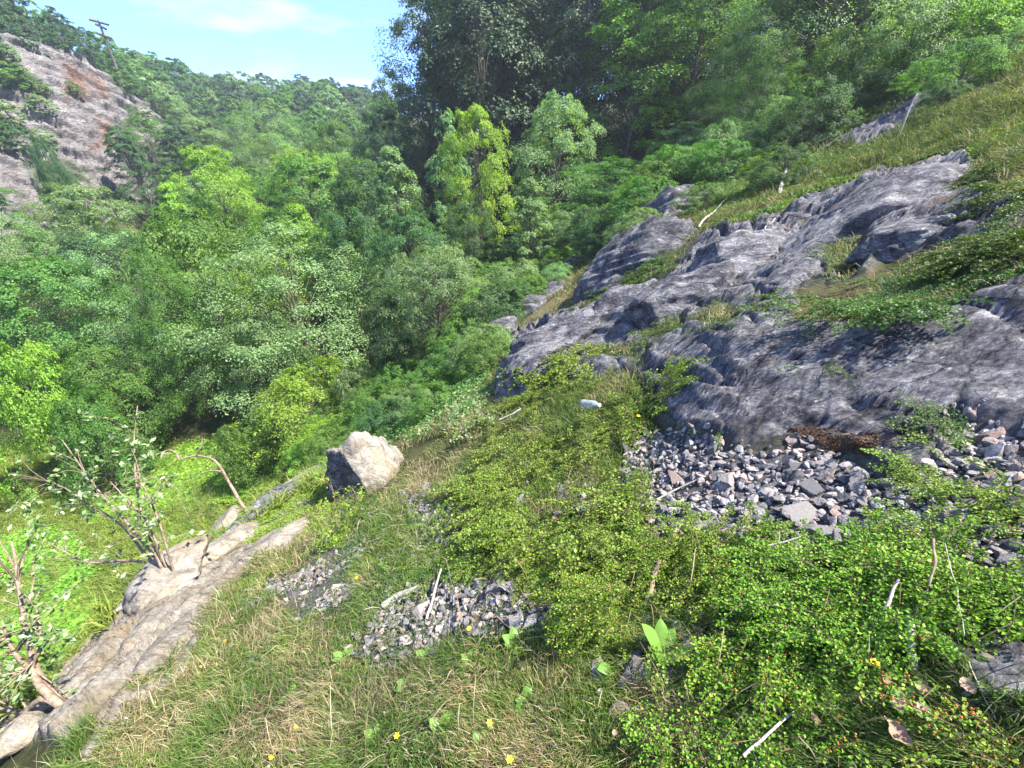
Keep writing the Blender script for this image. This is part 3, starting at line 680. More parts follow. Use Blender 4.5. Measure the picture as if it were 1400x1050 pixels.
for k, (u, v, lx, ly, lz, yaw, mt, lb) in enumerate([(300, 750, 1.0, .34, .26, 1.2, M_prock, 'flat pale rock plate on the lip between the sapling and the dead branch'), (345, 712, 1.3, .30, .26, 1.25, M_drock, 'long grey rock strip on the lip under the dead branch'), (392, 680, 1.3, .30, .28, 1.15, M_drock, 'grey rock strip further along the lip towards the angular boulder'), (432, 652, 1.1, .26, .24, 1.05, M_prock, 'last narrow rock strip of the lip behind the angular boulder'), (385, 740, .6, .4, .16, 1.0, M_prock, 'low pale rock patch below the grey lip strip')]):
    P, d = hit(u, v); P = P[0]; V, F = rock(160 + k, 5, 13, .10, .03); V = V * np.array([lx, ly, lz]); V += unit(V) * (fbm(V * 4 + k, 4, 65 + k, ridged=True) * .05)[:, None]
    c, sn = math.cos(yaw), math.sin(yaw); x_, y_ = V[:, 0] * c - V[:, 1] * sn, V[:, 0] * sn + V[:, 1] * c
    gx = float(H(P[0] + .3, P[1])[0] - H(P[0] - .3, P[1])[0]) / .6; gy = float(H(P[0], P[1] + .3)[0] - H(P[0], P[1] - .3)[0]) / .6
    V = np.stack([x_, y_, V[:, 2] + gx * .7 * x_ + gy * .9 * y_], -1); obj('rock_outcrop', mesh('rock_outcrop', V, F, mt, True), None, tuple(P - np.array([0, 0, .05])), lb, 'rock')
# the two-faced boulder with the pale top
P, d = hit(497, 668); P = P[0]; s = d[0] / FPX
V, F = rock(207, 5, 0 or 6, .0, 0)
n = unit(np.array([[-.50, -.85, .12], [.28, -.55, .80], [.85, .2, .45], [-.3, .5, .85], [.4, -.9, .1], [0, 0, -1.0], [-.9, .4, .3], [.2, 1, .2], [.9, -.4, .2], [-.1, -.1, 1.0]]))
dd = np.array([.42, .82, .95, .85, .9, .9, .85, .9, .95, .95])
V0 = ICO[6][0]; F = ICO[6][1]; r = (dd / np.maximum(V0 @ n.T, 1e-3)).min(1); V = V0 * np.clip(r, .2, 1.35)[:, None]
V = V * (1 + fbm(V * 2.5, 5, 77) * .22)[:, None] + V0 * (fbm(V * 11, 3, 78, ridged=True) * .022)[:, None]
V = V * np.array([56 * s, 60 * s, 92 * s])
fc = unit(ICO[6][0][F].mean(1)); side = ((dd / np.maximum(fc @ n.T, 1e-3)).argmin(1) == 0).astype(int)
obj('boulder', mesh('boulder', V, F, None, True, mats=[M_prock, M_drock], midx=side), None, tuple(P + np.array([-.02, .05, -.14])), 'large angular boulder with pale top and dark grey side', 'rock')

# quarry face across the valley
def quarry():
    ns, nq = 330, 190
    s = np.linspace(-.8, 1.10, ns); t = np.linspace(0, 1, nq); Sg, Tg = np.meshgrid(s, t); Sg, Tg = Sg.ravel(), Tg.ravel()
    A0, A1 = np.array([-44.5, 45, -12.5]), np.array([-49, 66, -11.5])
    B0, B1 = np.array([-60, 62, 8.6]), np.array([-56, 79, 2.4])
    base = A0 + (A1 - A0) * Sg[:, None]; top = B0 + (B1 - B0) * Sg[:, None]; top[:, 2] += 4 * np.clip(Sg * (1 - Sg), 0, 1) * 2.4
    tt = Tg[:, None]; P = base * (1 - tt) + top * tt
    nrm = unit(np.array([.62, -.45, .62]))
    P = P + nrm * (np.sin(Tg * np.pi) * 1.5 + .3)[:, None]
    b = P[:, 2] * .8 + P[:, 1] * .25
    w1 = fbm(P * .12, 5, 91); w2 = fbm(np.stack([P[:, 0] * .2, P[:, 1] * .25, b * .7], -1), 5, 92, ridged=True); st = b * .75 + w1 * .8 + fbm(P * .5, 3, 96) * .35; st = np.floor(st) + np.clip((st - np.floor(st)) * 3, 0, 1) - st
    w4 = fbm(P * .9, 4, 93)
    P = P + nrm * (w1 * 2.2 + w2 * .8 + st * 1.1 + w4 * .35 + fbm(P * 2.6, 3, 98, ridged=True) * .22)[:, None]
    ii, jj = np.meshgrid(np.arange(nq - 1), np.arange(ns - 1), indexing='ij'); a = (ii * ns + jj).ravel()
    F = np.stack([a, a + 1, a + ns + 1, a + ns], -1)
    g = Mat('quarry_rock', .9, .15); R = (.5, .3, .2)
    m1 = g.noise(.35, 8, .66, sc=(1, 1, 2.2), rot=R, dist=.6); m2 = g.noise(2.2, 7, .7, sc=(1, 1, 1.8), rot=R)
    c = g.ramp(m1, [(.34, (.22, .195, .185)), (.5, (.38, .345, .335)), (.64, (.50, .47, .455))])
    c = g.mix(.85, c, g.ramp(m2, [(.3, .4), (.5, 1.0), (.68, 1.5)]), 'MULTIPLY')
    at = g.n('ShaderNodeAttribute', attribute_name='mask'); q = g.n('ShaderNodeSeparateColor'); g.l(at.outputs['Color'], q.inputs[0])
    c = g.mix(q.outputs[0], c, g.ramp(m2, [(.35, (.20, .11, .07)), (.55, (.36, .22, .15)), (.7, (.46, .34, .26))]))
    c = g.mix(g.math('MULTIPLY', q.outputs[1], .9), c, g.ramp(m2, [(.35, (.05, .10, .03)), (.6, (.13, .20, .06))]))
    g.col(c); g.bump(g.math('ADD', m2, g.math('MULTIPLY', g.noise(7, 6, .7), .5)), 1.0, .9)
    u, v, d = proj(P); jx = fbm(P * .35, 4, 95) * 22
    red = np.maximum.reduce([inpoly(u + jx, v + jx * .6, q_, 8) for q_ in ([(82, 85), (105, 90), (118, 130), (95, 140)], [(118, 100), (138, 105), (145, 130), (128, 125)], [(130, 160), (150, 165), (150, 200), (125, 210)])])
    gr = np.clip((fbm(P * .22, 5, 97) + .15 * (v < 130) - .10) * 5, 0, 1) * (st > -.3)
    at = np.stack([red, gr, red * 0, red * 0 + 1], -1)
    o = obj('quarry_cliff', mesh('quarry_cliff', P, F, g.m, True, dict(mask=at)), kind='structure'); o['label'] = 'pale stepped quarry face with an orange stained patch'
    return P, gr
QP, QG = quarry()
# shrubs clinging to the face
idx = np.where((QG > .55))[0]; rng.shuffle(idx); cnt = 0; pl = []
uq, vq, dq = proj(QP)
for i in idx:
    if not (-30 < uq[i] < 215 and vq[i] < 215): continue
    p = QP[i]
    if any(np.linalg.norm(p - q) < 2.4 for q in pl): continue
    pl.append(p); o = obj('shrub', TV['farA'][0], None, tuple(p - np.array([0, 0, .5])), 'small green shrub rooted on the pale quarry face', 'shrub', 'shrubs on the quarry face')
    s = .16 + .2 * rng.random(); o.scale = (s * 1.5, s * 1.5, s); o.rotation_euler = (0, 0, rng.random() * 6); setmat(o, 1, FM[rng.choice(['mid', 'grey', 'dark'])]); cnt += 1
    if cnt > 16: break
# bare mast-like trunk on the skyline
p = W(158, 90, 64); pts = bez(p - np.array([0, 0, 2.5]), p + np.array([0, 0, 1.5]), p + np.array([-.1, 0, 5.2]), 8)
par = [tube(pts, np.linspace(.2, .12, 8), 6)]
for hh, ln in ((5.0, 1.2), (4.5, .6), (3.5, .9)):
    q = p + np.array([0, 0, hh]); par.append(tube(bez(q - np.array([ln, .1, -.25]), q, q + np.array([ln * .9, .1, -.3]), 5), .15, 5))
V, F = join(par); obj('bare_tree', mesh('bare_tree', V, F, M_bark, True), None, None, 'thin bare trunk with short crossing arms on the skyline above the quarry', 'bare tree')

# scree
g = Mat('stone', .85, .25); isl = g.n('ShaderNodeNewGeometry').outputs['Random Per Island']; oi = g.n('ShaderNodeObjectInfo').outputs['Random']
rv = g.math('FRACT', g.math('ADD', isl, g.math('MULTIPLY', oi, 7.3)))
c = g.ramp(rv, [(0, (.10, .098, .105)), (.3, (.18, .175, .18)), (.55, (.26, .245, .245)), (.75, (.33, .30, .285)), (.88, (.29, .205, .175)), (1, (.42, .40, .38))])
sn = g.noise(26, 5, .7); sf = g.noise(110, 3, .6)
c = g.mix(.8, c, g.ramp(sn, [(.32, .5), (.5, .95), (.68, 1.5)]), 'MULTIPLY'); g.col(c); g.bump(g.math('ADD', sn, g.math('MULTIPLY', sf, .4)), .8, .012); M_stone = g.m
def stone_shape(seed, sub):
    G = np.random.default_rng(seed); V, F = ICO[sub]
    n = unit(np.concatenate([np.array([[1, 0, 0], [-1, 0, 0], [0, 1, 0], [0, -1, 0], [0, 0, 1], [0, 0, -1.]]) + G.normal(size=(6, 3)) * .28, G.normal(size=(4, 3))]))
    dd = np.r_[.62 + .2 * G.random(6), .8 + .3 * G.random(4)]; V = V * (dd / np.maximum(V @ n.T, 1e-3)).min(1)[:, None]
    if sub > 2: V = V * (1 + fbm(V * 3 + seed, 3, seed) * .035)[:, None]
    return V * np.array([.72, .50 + .16 * G.random(), .26 + .18 * G.random()]), F
SB = [mesh('stone', *stone_shape(300 + k, 4), M_stone) for k in range(14)]
SS = [stone_shape(400 + k, 2) for k in range(10)]
def gmask(x, y):
    z = H0(x, y); m = masks(x, y, z); return m['grav'] * (1 - m['rock'] * .85), z
X = rng.random(90000) * 8.5 - 4.2; Y = rng.random(90000) * 6 + .3
gm, _z = gmask(X, Y); u_, v_, _d = proj(xyz(X, Y) + np.stack([X * 0, X * 0, _z], -1)); strag = (v_ > 660) & (u_ > 330) & (u_ < 1000) & (fbm(xyz(X, Y) * 2.2, 3, 44) > .12) & (rng.random(len(X)) < .30)
gm = gm * np.where((u_ < 820), .40 + 1.1 * fbm(xyz(X, Y) * 3.5, 3, 45), 1)
keep = (gm > .15 + .5 * rng.random(len(X))) | strag; X, Y = X[keep], Y[keep]; R_ = np.hypot(X, Y)
# large stones one by one
big = []; tries = 0
order = rng.permutation(len(X))
for i in order:
    s = .026 + .052 * rng.random() ** 2.8
    u, v, d = proj(np.array([[X[i], Y[i], float(H(X[i], Y[i])[0])]]))
    if not (-60 < u[0] < 1460 and v[0] < 1090): continue
    if v[0] > 720 and u[0] < 800: s *= .8
    if any((X[i] - a) ** 2 + (Y[i] - b) ** 2 < ((s + c_) * .62) ** 2 for a, b, c_ in big): continue
    big.append((X[i], Y[i], s))
    if len(big) >= 295: break
def eul(o, n, G=rng):
    q = Vector(n).to_track_quat('Z', 'Y').to_euler(); o.rotation_euler = (q.x + G.normal() * .3, q.y + G.normal() * .3, G.random() * 6.28)
for x, y, s in big:
    z = float(H(x, y)[0]); u, v, d = proj(np.array([[x, y, z]])); u, v = u[0], v[0]
    if u < 500 and v < 860: lb, gp = 'grey angular stone in the small heap beside the sunlit lip', 'stones in the heap by the lip'
    elif u < 820: lb, gp = 'grey angular stone in the bare stony patch amid the grass', 'stones in the grassy stony patch'
    elif u > 1230: lb, gp = 'grey angular stone in the scree at the right edge', 'stones of the right hand scree'
    else: lb, gp = 'grey angular stone in the scree at the foot of the dark slab', 'scree stones under the slab'
    lb = lb.replace('grey angular', 'large grey angular' if s > .055 else 'mid sized grey angular' if s > .036 else 'small grey angular')
    o = obj('stone', SB[rng.integers(len(SB))], None, (x, y, z + s * .10), lb, 'stone', gp)
    eul(o, normal(np.array([x]), np.array([y]), .05)[0]); k = s * 1.5; o.scale = (k, k, k)
def scatter_mesh(shapes, P, N, s, G, tilt=.5):
    VV, FF, o = [], [], 0
    ch = G.integers(len(shapes), size=len(P))
    for c_, (V, F) in enumerate(shapes):
        m = np.where(ch == c_)[0]
        if not len(m): continue
        n = unit(N[m] + G.normal(size=(len(m), 3)) * tilt); t = unit(np.cross(n, rnd(len(m), G))); b = np.cross(n, t)
        q = (V[None, :, 0:1] * t[:, None] + V[None, :, 1:2] * b[:, None] + V[None, :, 2:3] * n[:, None]) * s[m][:, None, None] + P[m][:, None]
        VV.append(q.reshape(-1, 3)); f = (F[None] + (np.arange(len(m)) * len(V))[:, None, None]).reshape(-1, F.shape[1]); FF.append(f + o); o += len(m) * len(V)
    return np.concatenate(VV), np.concatenate(FF)
sel = rng.permutation(len(X))[:14000]; x, y = X[sel], Y[sel]; z = H(x, y)
s = .012 + .032 * rng.random(len(x)) ** 2.5; P = np.stack([x, y, z + s * .2 + .012 * rng.random(len(x))], -1)
V, F = scatter_mesh(SS, P, normal(x, y), s, rng)
o = obj('gravel', mesh('gravel', V, F, M_stone), kind='stuff'); o['label'] = 'small grey rubble filling the gaps between the stones'
print('rocks', len(big), round(time.time() - T0, 1))
# ------------------------------------------------------------------ low plants
def sample(polys, n, dw=1.6, G=rng, far=60):
    """points on the ground inside outlines; about the same number per patch of view, thinning naturally with distance"""
    polys = [polys] if not isinstance(polys[0][0], (tuple, list)) else polys
    out = []
    ar = [abs(sum(a[0] * b[1] - b[0] * a[1] for a, b in zip(p, p[1:] + p[:1]))) for p in polys]
    for p, A in zip(polys, ar):
        k = int(n * A / sum(ar)) + 1; q = np.array(p, float); lo, hi = q.min(0), q.max(0)
        m = int(k * 2.6 * max(1, np.prod(hi - lo) / (A / 2) / 2.2)) + 50
        U = lo[0] + G.random(m) * (hi[0] - lo[0]); Vv = lo[1] + G.random(m) * (hi[1] - lo[1])
        jx = fbm(xyz(U, Vv) * .02, 3, 5) * 16; jy = fbm(xyz(U, Vv) * .02 + 9, 3, 6) * 12
        ok = inpoly(U + jx, Vv + jy, p, 10) > G.random(m); U, Vv = U[ok][:k], Vv[ok][:k]
        P, d = hit(U, Vv); g_ = d < far; out.append(P[g_])
    P = np.concatenate(out); P[:, 2] = H(P[:, 0], P[:, 1]); return P
def dist(P): return np.maximum(np.linalg.norm(P, axis=1), .3)
# --- grass: tapered bent blades
def blades(P, hgt, wid, G, lean=.6, flow=(-.35, -.25, 0)):
    n = len(P); N = normal(P[:, 0], P[:, 1], .05)
    tuft = fbm(P * 3.3, 3, 71)[:, None]; az = G.normal(size=(n, 3)) + np.stack([np.sin(P[:, 0] * 9 + P[:, 1] * 7), np.cos(P[:, 1] * 8 - P[:, 0] * 5), P[:, 0] * 0], -1) * .8
    d0 = unit(np.array([0, 0, .75]) + N * .35 + az * .42 * lean)
    d1 = unit(d0 * .5 + unit(az) * .9 * lean + np.array(flow) + np.array([0, 0, -.25]))
    h = hgt * (.5 + G.random(n)) * (1 + .5 * tuft[:, 0]); h = h[:, None]
    sd_ = unit(np.cross(d0, rnd(n, G))) * (wid * (.6 + .7 * G.random(n)))[:, None] * .5
    a = P - N * .005; b = a + d0 * h * .5; c_ = b + d1 * h * .5
    V = np.stack([a - sd_, a + sd_, b + sd_ * .8, b - sd_ * .8, c_ + sd_ * .12, c_ - sd_ * .12], 1).reshape(-1, 3)
    k = np.arange(n)[:, None] * 6
    F = np.stack([k + [0, 1, 2, 3], k + [3, 2, 4, 5]], 1).reshape(-1, 4)
    return V, F
def grass_mat(name, stops, trans=.3):
    g = Mat(name, .55, .25); isl = g.n('ShaderNodeNewGeometry').outputs['Random Per Island']
    c = g.ramp(isl, stops); nz = g.noise(1.3, 4, .6); c = g.mix(.8, c, g.ramp(nz, [(.3, (.55, .6, .55)), (.5, (1.0, 1.0, 1.0)), (.7, (1.5, 1.35, 1.2))]), 'MULTIPLY')
    g.col(c); tl = g.n('ShaderNodeBsdfTranslucent'); g.l(g.mix(1.0, c, (1.5, 1.5, .8), 'MULTIPLY'), tl.inputs['Color'])
    ms = g.n('ShaderNodeMixShader'); ms.inputs[0].default_value = trans
    g.l(g.b.outputs[0], ms.inputs[1]); g.l(tl.outputs[0], ms.inputs[2]); g.l(ms.outputs[0], g.out.inputs['Surface']); return g.m
GM_g = grass_mat('grass_green', [(0, (.05, .11, .02)), (.4, (.09, .17, .03)), (.75, (.15, .24, .05)), (1, (.26, .29, .10))])
GM_s = grass_mat('grass_straw', [(0, (.16, .13, .07)), (.35, (.27, .22, .12)), (.7, (.38, .32, .20)), (1, (.52, .46, .32))])
GM_o = grass_mat('grass_olive', [(0, (.04, .075, .018)), (.4, (.075, .125, .028)), (.75, (.12, .17, .045)), (1, (.22, .22, .09))])
GM_m = grass_mat('grass_meadow', [(0, (.11, .17, .025)), (.5, (.18, .25, .045)), (1, (.29, .32, .09))])
def grass(name, P, hgt, wid, mat, label, lean=.6):
    d = dist(P); w = np.maximum(wid, d * .0011)
    V, F = blades(P, hgt * np.clip(d / 3, .8, 1.6), w, rng, lean)
    o = obj(name, mesh(name, V, F, mat), kind='stuff'); o['label'] = label; return o
NEARG = [(60, 1060), (110, 1000), (200, 930), (300, 810), (400, 770), (440, 720), (560, 640), (640, 560), (720, 520), (880, 515), (900, 740), (1020, 800), (1300, 800), (1420, 860), (1420, 1060)]
def notrock(P, k=1.0, kg=.8, key=('rock', 'pale', 'grey', 'grav')):
    m = masks(P[:, 0], P[:, 1], H0(P[:, 0], P[:, 1])); t = sum(m[q] * (kg if q == 'grav' else 1) for q in key)
    return P[rng.random(len(P)) > np.clip(t * k, 0, .997)], m
P = sample(NEARG, 150000); P, _ = notrock(P); m = masks(P[:, 0], P[:, 1], H0(P[:, 0], P[:, 1]))
dry = np.clip(m['straw'] * .36 + .10 + fbm(P * 3.5, 4, 81) * .9, .04, .9); isd = rng.random(len(P)) < dry
pn = fbm(P * 4.5, 3, 83); hn = .075 * (1 + .6 * pn)
grass('green_grass', P[~isd], .075, .0028, GM_g, 'short green grass on the near slope')
grass('dry_grass', P[isd], .085, .0024, GM_s, 'pale dry grass matted between the green', 1.3)
# slope bands beyond the rock
BAND = [[(860, 300), (880, 270), (960, 250), (1040, 205), (1130, 190), (1230, 140), (1330, 90), (1420, 40), (1420, 240), (1300, 225), (1150, 265), (1000, 310), (900, 345)],
        [(640, 480), (700, 400), (780, 345), (860, 290), (900, 300), (850, 350), (820, 390), (720, 440), (690, 490)], [(1180, 205), (1350, 115), (1420, 100), (1420, 140), (1300, 190)]]
P = sample(BAND, 105000); P, _ = notrock(P, 1.0, .8, ('rock',)); P = P[fbm(P * 1.1, 4, 86) + .35 * rng.random(len(P)) > -.02]; m = masks(P[:, 0], P[:, 1], H0(P[:, 0], P[:, 1]))
dry = np.clip(m['straw'] * .34 + .06 + fbm(P * .7, 3, 82) * .7, .02, .8); isd = rng.random(len(P)) < dry
grass('slope_grass', P[~isd], .13, .008, GM_o, 'long green grass trailing down the slope beyond the rocks', .9)
grass('dry_slope_grass', P[isd], .11, .008, GM_s, 'straw coloured grass along the top of the outcrop', 1.1)
MID = [[(420, 640), (480, 590), (560, 520), (640, 470), (700, 500), (680, 550), (620, 600), (540, 600), (470, 640), (440, 690)], [(1330, 235), (1420, 190), (1420, 290), (1340, 280)],
       [(330, 800), (400, 680), (470, 600), (560, 590), (540, 640), (440, 720), (400, 790)]]
P = sample(MID, 30000); P, _ = notrock(P, 1.0, .8, ('rock', 'pale', 'grey'))
isd = rng.random(len(P)) < np.clip(.4 + fbm(P * 1.3, 3, 84) * .7, .05, .8)
grass('ledge_grass', P[~isd], .09, .005, GM_o, 'green grass on the ledges and the lip', .8)
grass('dry_ledge_grass', P[isd], .11, .005, GM_s, 'dry grass on the ledges and the lip', 1.0)
# valley meadow
P = sample([[(-60, 620), (120, 620), (420, 590), (480, 640), (330, 720), (200, 800), (100, 880), (30, 960), (-60, 1000)]], 130000)
V, F = blades(P, .30, np.full(len(P), .022), rng, .9)
o = obj('meadow_grass', mesh('meadow_grass', V, F, GM_m), kind='stuff'); o['label'] = 'bright yellow green grass on the valley floor'
# --- leafy ground cover
def cover(name, polys, n, leaf, hgt, mat, label, clump=1.2, thr=None, key=('rock', 'pale', 'grey')):
    P = sample(polys, n); 
    if key: P, _ = notrock(P, 1.0, 1.0, key)
    f = fbm(P * clump, 3, 51) * .5 + .5
    if thr is not None: k = f > thr; P, f = P[k], f[k]
    N = normal(P[:, 0], P[:, 1], .1); h = hgt * np.clip(f * 1.4 - .3, .03, 1) * rng.random(len(P)) ** .5
    C = P + np.array([0, 0, 1.0]) * h[:, None]; LN = unit(N * .5 + np.array([0, 0, .5]) + rng.normal(size=P.shape) * .45)
    sz = leaf * (.6 + .8 * rng.random(len(P))) * np.clip(dist(P) / 8, .8, 2)
    V, F = leafquads(C, LN, sz, sz * .66); o = obj(name, mesh(name, V, F, mat), kind='stuff'); o['label'] = label
cover('undergrowth', [[(380, 690), (430, 640), (480, 590), (540, 540), (600, 500), (650, 470), (670, 520), (640, 560), (560, 590), (500, 610), (440, 670)]], 24000, .05, .5, FM['mid'], 'dense herbs and ivy on the slope under the thorn tree', .8)
cover('undergrowth', [[(400, 680), (450, 640), (500, 590), (560, 545), (640, 500), (690, 540), (640, 580), (560, 600), (500, 620), (450, 670)]], 6000, .05, .4, FM['grey'], 'paler grey green herbs on the slope above the angular boulder', 1.1, .5)
cover('undergrowth', [[(150, 640), (330, 600), (420, 600), (460, 640), (340, 700), (300, 730), (200, 760), (120, 700)]], 60000, .07, .5, FM['bright'], 'low bright leafy growth on the valley floor beside the meadow', .5)
cover('undergrowth', [[(-60, 740), (80, 720), (150, 800), (130, 860), (60, 930), (-60, 940)]], 45000, .055, .45, FM['bright'], 'leafy weeds at the meadow near the bottom left', .6, .42)
cover('undergrowth', [[(640, 450), (700, 390), (780, 335), (870, 270), (960, 240), (1040, 190), (1130, 140), (1240, 70), (1420, -30), (1420, 30), (1330, 80), (1230, 130), (1130, 185), (1040, 225), (960, 250), (870, 300), (800, 350), (720, 410), (660, 470)]], 70000, .06, .6, FM['dark'], 'tangled green growth along the foot of the trees on the slope', .45, key=('rock',))
cover('undergrowth', HOLES + HOLLOW, 60000, .016, .10, FM['dark'], 'low dark growth in the hollows of the outcrop', 2.0, None, key=('rock',))
P = sample(HOLES + HOLLOW, 5000); P, _ = notrock(P, .97, .8, ('rock',)); grass('hollow_grass', P, .07, .004, GM_s, 'withered grass in the hollows of the outcrop', 1.0)
cover('undergrowth', [[(900, 330), (960, 270), (1100, 215), (1200, 200), (1300, 170), (1400, 130), (1400, 190), (1250, 235), (1100, 280), (1000, 310)]], 60000, .035, .16, FM['mid'], 'low herbs scattered in the grass band above the outcrop', 1.1, .40, key=('rock',))
cover('small_weeds', [NEARG], 55000, .013, .05, FM['mid'], 'tiny leafed weeds among the near grass', 5.0, .44, key=('rock', 'pale', 'grav'))
cover('undergrowth', [[(330, 730), (360, 690), (420, 660), (480, 700), (470, 740), (420, 750), (370, 790)]], 22000, .022, .22, FM['yellow'], 'yellowish brambles round the foot of the angular boulder', 2.0, .35, key=None)
cover('undergrowth', [[(470, 700), (560, 660), (640, 700), (640, 800), (520, 800), (460, 760)]], 16000, .014, .10, FM['mid'], 'thin weeds between the boulder and the shrub mound', 3.0, .45, key=None)
# --- arching small-leaved shrubs
def sprig(seed, L_, side, lf, gap, flat=True):
    G = np.random.default_rng(seed); st = []; LC, LN, LT = [], [], []
    n = 9; t = np.linspace(0, 1, n)
    ax = np.stack([t * L_, np.sin(t * 4 + seed) * .05 * L_, (.30 * t - .36 * t * t) * L_], -1); st.append(tube(ax, np.linspace(.011, .004, n) * L_ * 1.3, 3))
    def at(q): return np.array([np.interp(q, t, ax[:, k]) for k in range(3)])
    q = .08; sgn = 1
    while q < .98:
        b = at(q); ln = side * (1 - .65 * q) * (.7 + .6 * G.random()); dr = unit(np.array([.75, sgn * 1.0, .10 + G.normal() * .25]))
        e = b + dr * ln; st.append(tube(np.stack([b, (b + e) / 2 + [0, 0, .003], e]), [.004 * L_, .003 * L_, .002 * L_], 3))
        k = max(3, int(ln / gap))
        for i in range(k):
            for s2 in (-1, 1):
                c_ = b + dr * ln * ((i + .5 + .3 * s2) / k); o_ = unit(np.cross(dr, [0, 0, 1])) * s2
                LC.append(c_ + o_ * lf * .5 + G.normal(size=3) * lf * .25); LT.append(o_ + dr * .6); LN.append(np.array([0, 0, 1.0]) + G.normal(size=3) * .45)
        q += gap * 1.5 / L_; sgn = -sgn
    LC, LN, LT = map(np.array, (LC, LN, LT)); sz = lf * (.75 + .5 * G.random(len(LC)))
    return join(st), leafquads(LC, LN, sz, sz * .72, LT, G), LC
SPR = {}
def sprigs(key, *a):
    SPR[key] = [sprig(900 + k, *a) for k in range(6)]
sprigs('near', .15, .034, .0096, .0078)
sprigs('mid', .21, .060, .017, .0125)
sprigs('far', .34, .09, .028, .020)
def inst(T, O, f, s, n, k):
    V, F = T
    q = O[:, None] + (V[None, :, 0:1] * f[:, None] + V[None, :, 1:2] * s[:, None] + V[None, :, 2:3] * n[:, None]) * k[:, None, None]
    return q.reshape(-1, 3), (F[None] + (np.arange(len(O)) * len(V))[:, None, None]).reshape(-1, F.shape[1])
CM_near = foliage_mat('small_glossy_leaf', (.075, .165, .014), (.165, .30, .024), (.30, .44, .05), trans=.3, rough=.5)
CM_mid = foliage_mat('small_leaf_mid', (.085, .16, .016), (.165, .27, .028), (.28, .38, .06), trans=.3)
CM_far = foliage_mat('small_leaf_far', (.035, .085, .016), (.065, .14, .025), (.12, .20, .045), trans=.25)
g = Mat('brown_twig', .8, .2); tn = g.noise(60, 3, .6); g.col(g.ramp(tn, [(.35, (.06, .04, .025)), (.65, (.20, .14, .09))])); M_twig = g.m
g = Mat('red_berry', .35, .4); oi = g.n('ShaderNodeNewGeometry').outputs['Random Per Island']; g.col(g.ramp(oi, [(0, (.32, .06, .02)), (.6, (.42, .14, .03)), (1, (.35, .30, .05))])); M_berry = g.m
def shrub(poly, n, key, mat, mound, label, flow=(-.75, -.5), berries=0, name='cotoneaster_shrub', spread=.75, holes=.0):
    n = int(n * {'near': .078, 'mid': .085, 'far': .18}[key])
    P = sample([poly], n)
    nz = fbm(P * (4.2 if key == 'near' else 1.9), 3, 61) * .5 + .5
    mound = mound * .62; holes = max(holes, .455 if key != 'far' else .2)
    if holes: k = nz > holes + .12 * rng.random(len(nz)); P, nz = P[k], nz[k]
    if not len(P): return
    c0 = P.mean(0); st_ = {'near': .050, 'mid': .085, 'far': .13}[key]
    # each start grows a low arching branch that carries sprays to both sides
    out = P - c0; out[:, 2] = 0; out = out / (np.abs(out).max() + 1e-6)
    g0 = unit(np.array([flow[0], flow[1], 0.0]) + out * 1.0 + rng.normal(size=P.shape) * np.array([spread, spread, 0]))
    K = 6; rise = mound * (.25 + .9 * rng.random(len(P))) * (.25 + 2.2 * nz * nz); PP, FF_ = [], []; q = P.copy(); tw = rng.normal(size=len(P)) * .18
    for k_ in range(K):
        t_ = (k_ + .5) / K; zz = H(q[:, 0], q[:, 1]); hh = rise * math.sin(math.pi * min(1, t_ * .85 + .12))
        PP.append(np.stack([q[:, 0], q[:, 1], zz + hh + .008], -1))
        a_ = (.55 if k_ % 2 else -.55) * (1 - .6 * t_) + rng.normal(size=len(P)) * .15; ca, sa = np.cos(a_), np.sin(a_)
        FF_.append(np.stack([g0[:, 0] * ca - g0[:, 1] * sa, g0[:, 0] * sa + g0[:, 1] * ca, np.full(len(P), .55 - .7 * t_) * .6], -1))
        ct, stt = np.cos(tw), np.sin(tw); g0 = np.stack([g0[:, 0] * ct - g0[:, 1] * stt, g0[:, 0] * stt + g0[:, 1] * ct, g0[:, 2]], -1); q = q + g0 * st_
    O = np.concatenate(PP); ff = np.concatenate(FF_); u, v, d = proj(O); ok = inpoly(u, v, poly, 16) > .35 + .25 * rng.random(len(u)); O, ff = O[ok], ff[ok]; P = O
    if not len(P): return
    N = unit(normal(P[:, 0], P[:, 1], .12) + rng.normal(size=P.shape) * .14)
    f = unit(ff); f = unit(f - (f * N).sum(1, keepdims=True) * N * .7 + np.array([0, 0, .06])); s = unit(np.cross(N, f)); nn = np.cross(f, s)
    kk = .65 + .7 * rng.random(len(P)); ch = rng.integers(6, size=len(P))
    root = bpy.data.objects.new(name, None); S.collection.objects.link(root); root['label'] = label; root['category'] = 'shrub'
    root.location = tuple(c0); root.empty_display_size = .1
    O = O - c0
    st = join([inst(SPR[key][i][0], O[ch == i], f[ch == i], s[ch == i], nn[ch == i], kk[ch == i]) for i in range(6) if (ch == i).any()])
    lf = join([inst(SPR[key][i][1], O[ch == i], f[ch == i], s[ch == i], nn[ch == i], kk[ch == i]) for i in range(6) if (ch == i).any()])
    obj('stems', mesh('stems', st[0], st[1], M_twig), root); obj('foliage', mesh('foliage', lf[0], lf[1], mat), root)
    if berries:
        sel = rng.choice(len(lf[0]) // 4, min(berries, len(lf[0]) // 4), replace=False); C = lf[0].reshape(-1, 4, 3)[sel].mean(1) + np.array([0, 0, .004])
        bv, bf = ICO[2]; bv, bf = bv[:12] * .0034, None
        B = ico(1); V, F = scatter_mesh([(B[0] * .0030, B[1])], C, np.tile([0, 0, 1.0], (len(C), 1)), np.ones(len(C)), rng)
        b = obj('berries', mesh('berries', V, F, M_berry, True), root); b['kind'] = 'stuff'
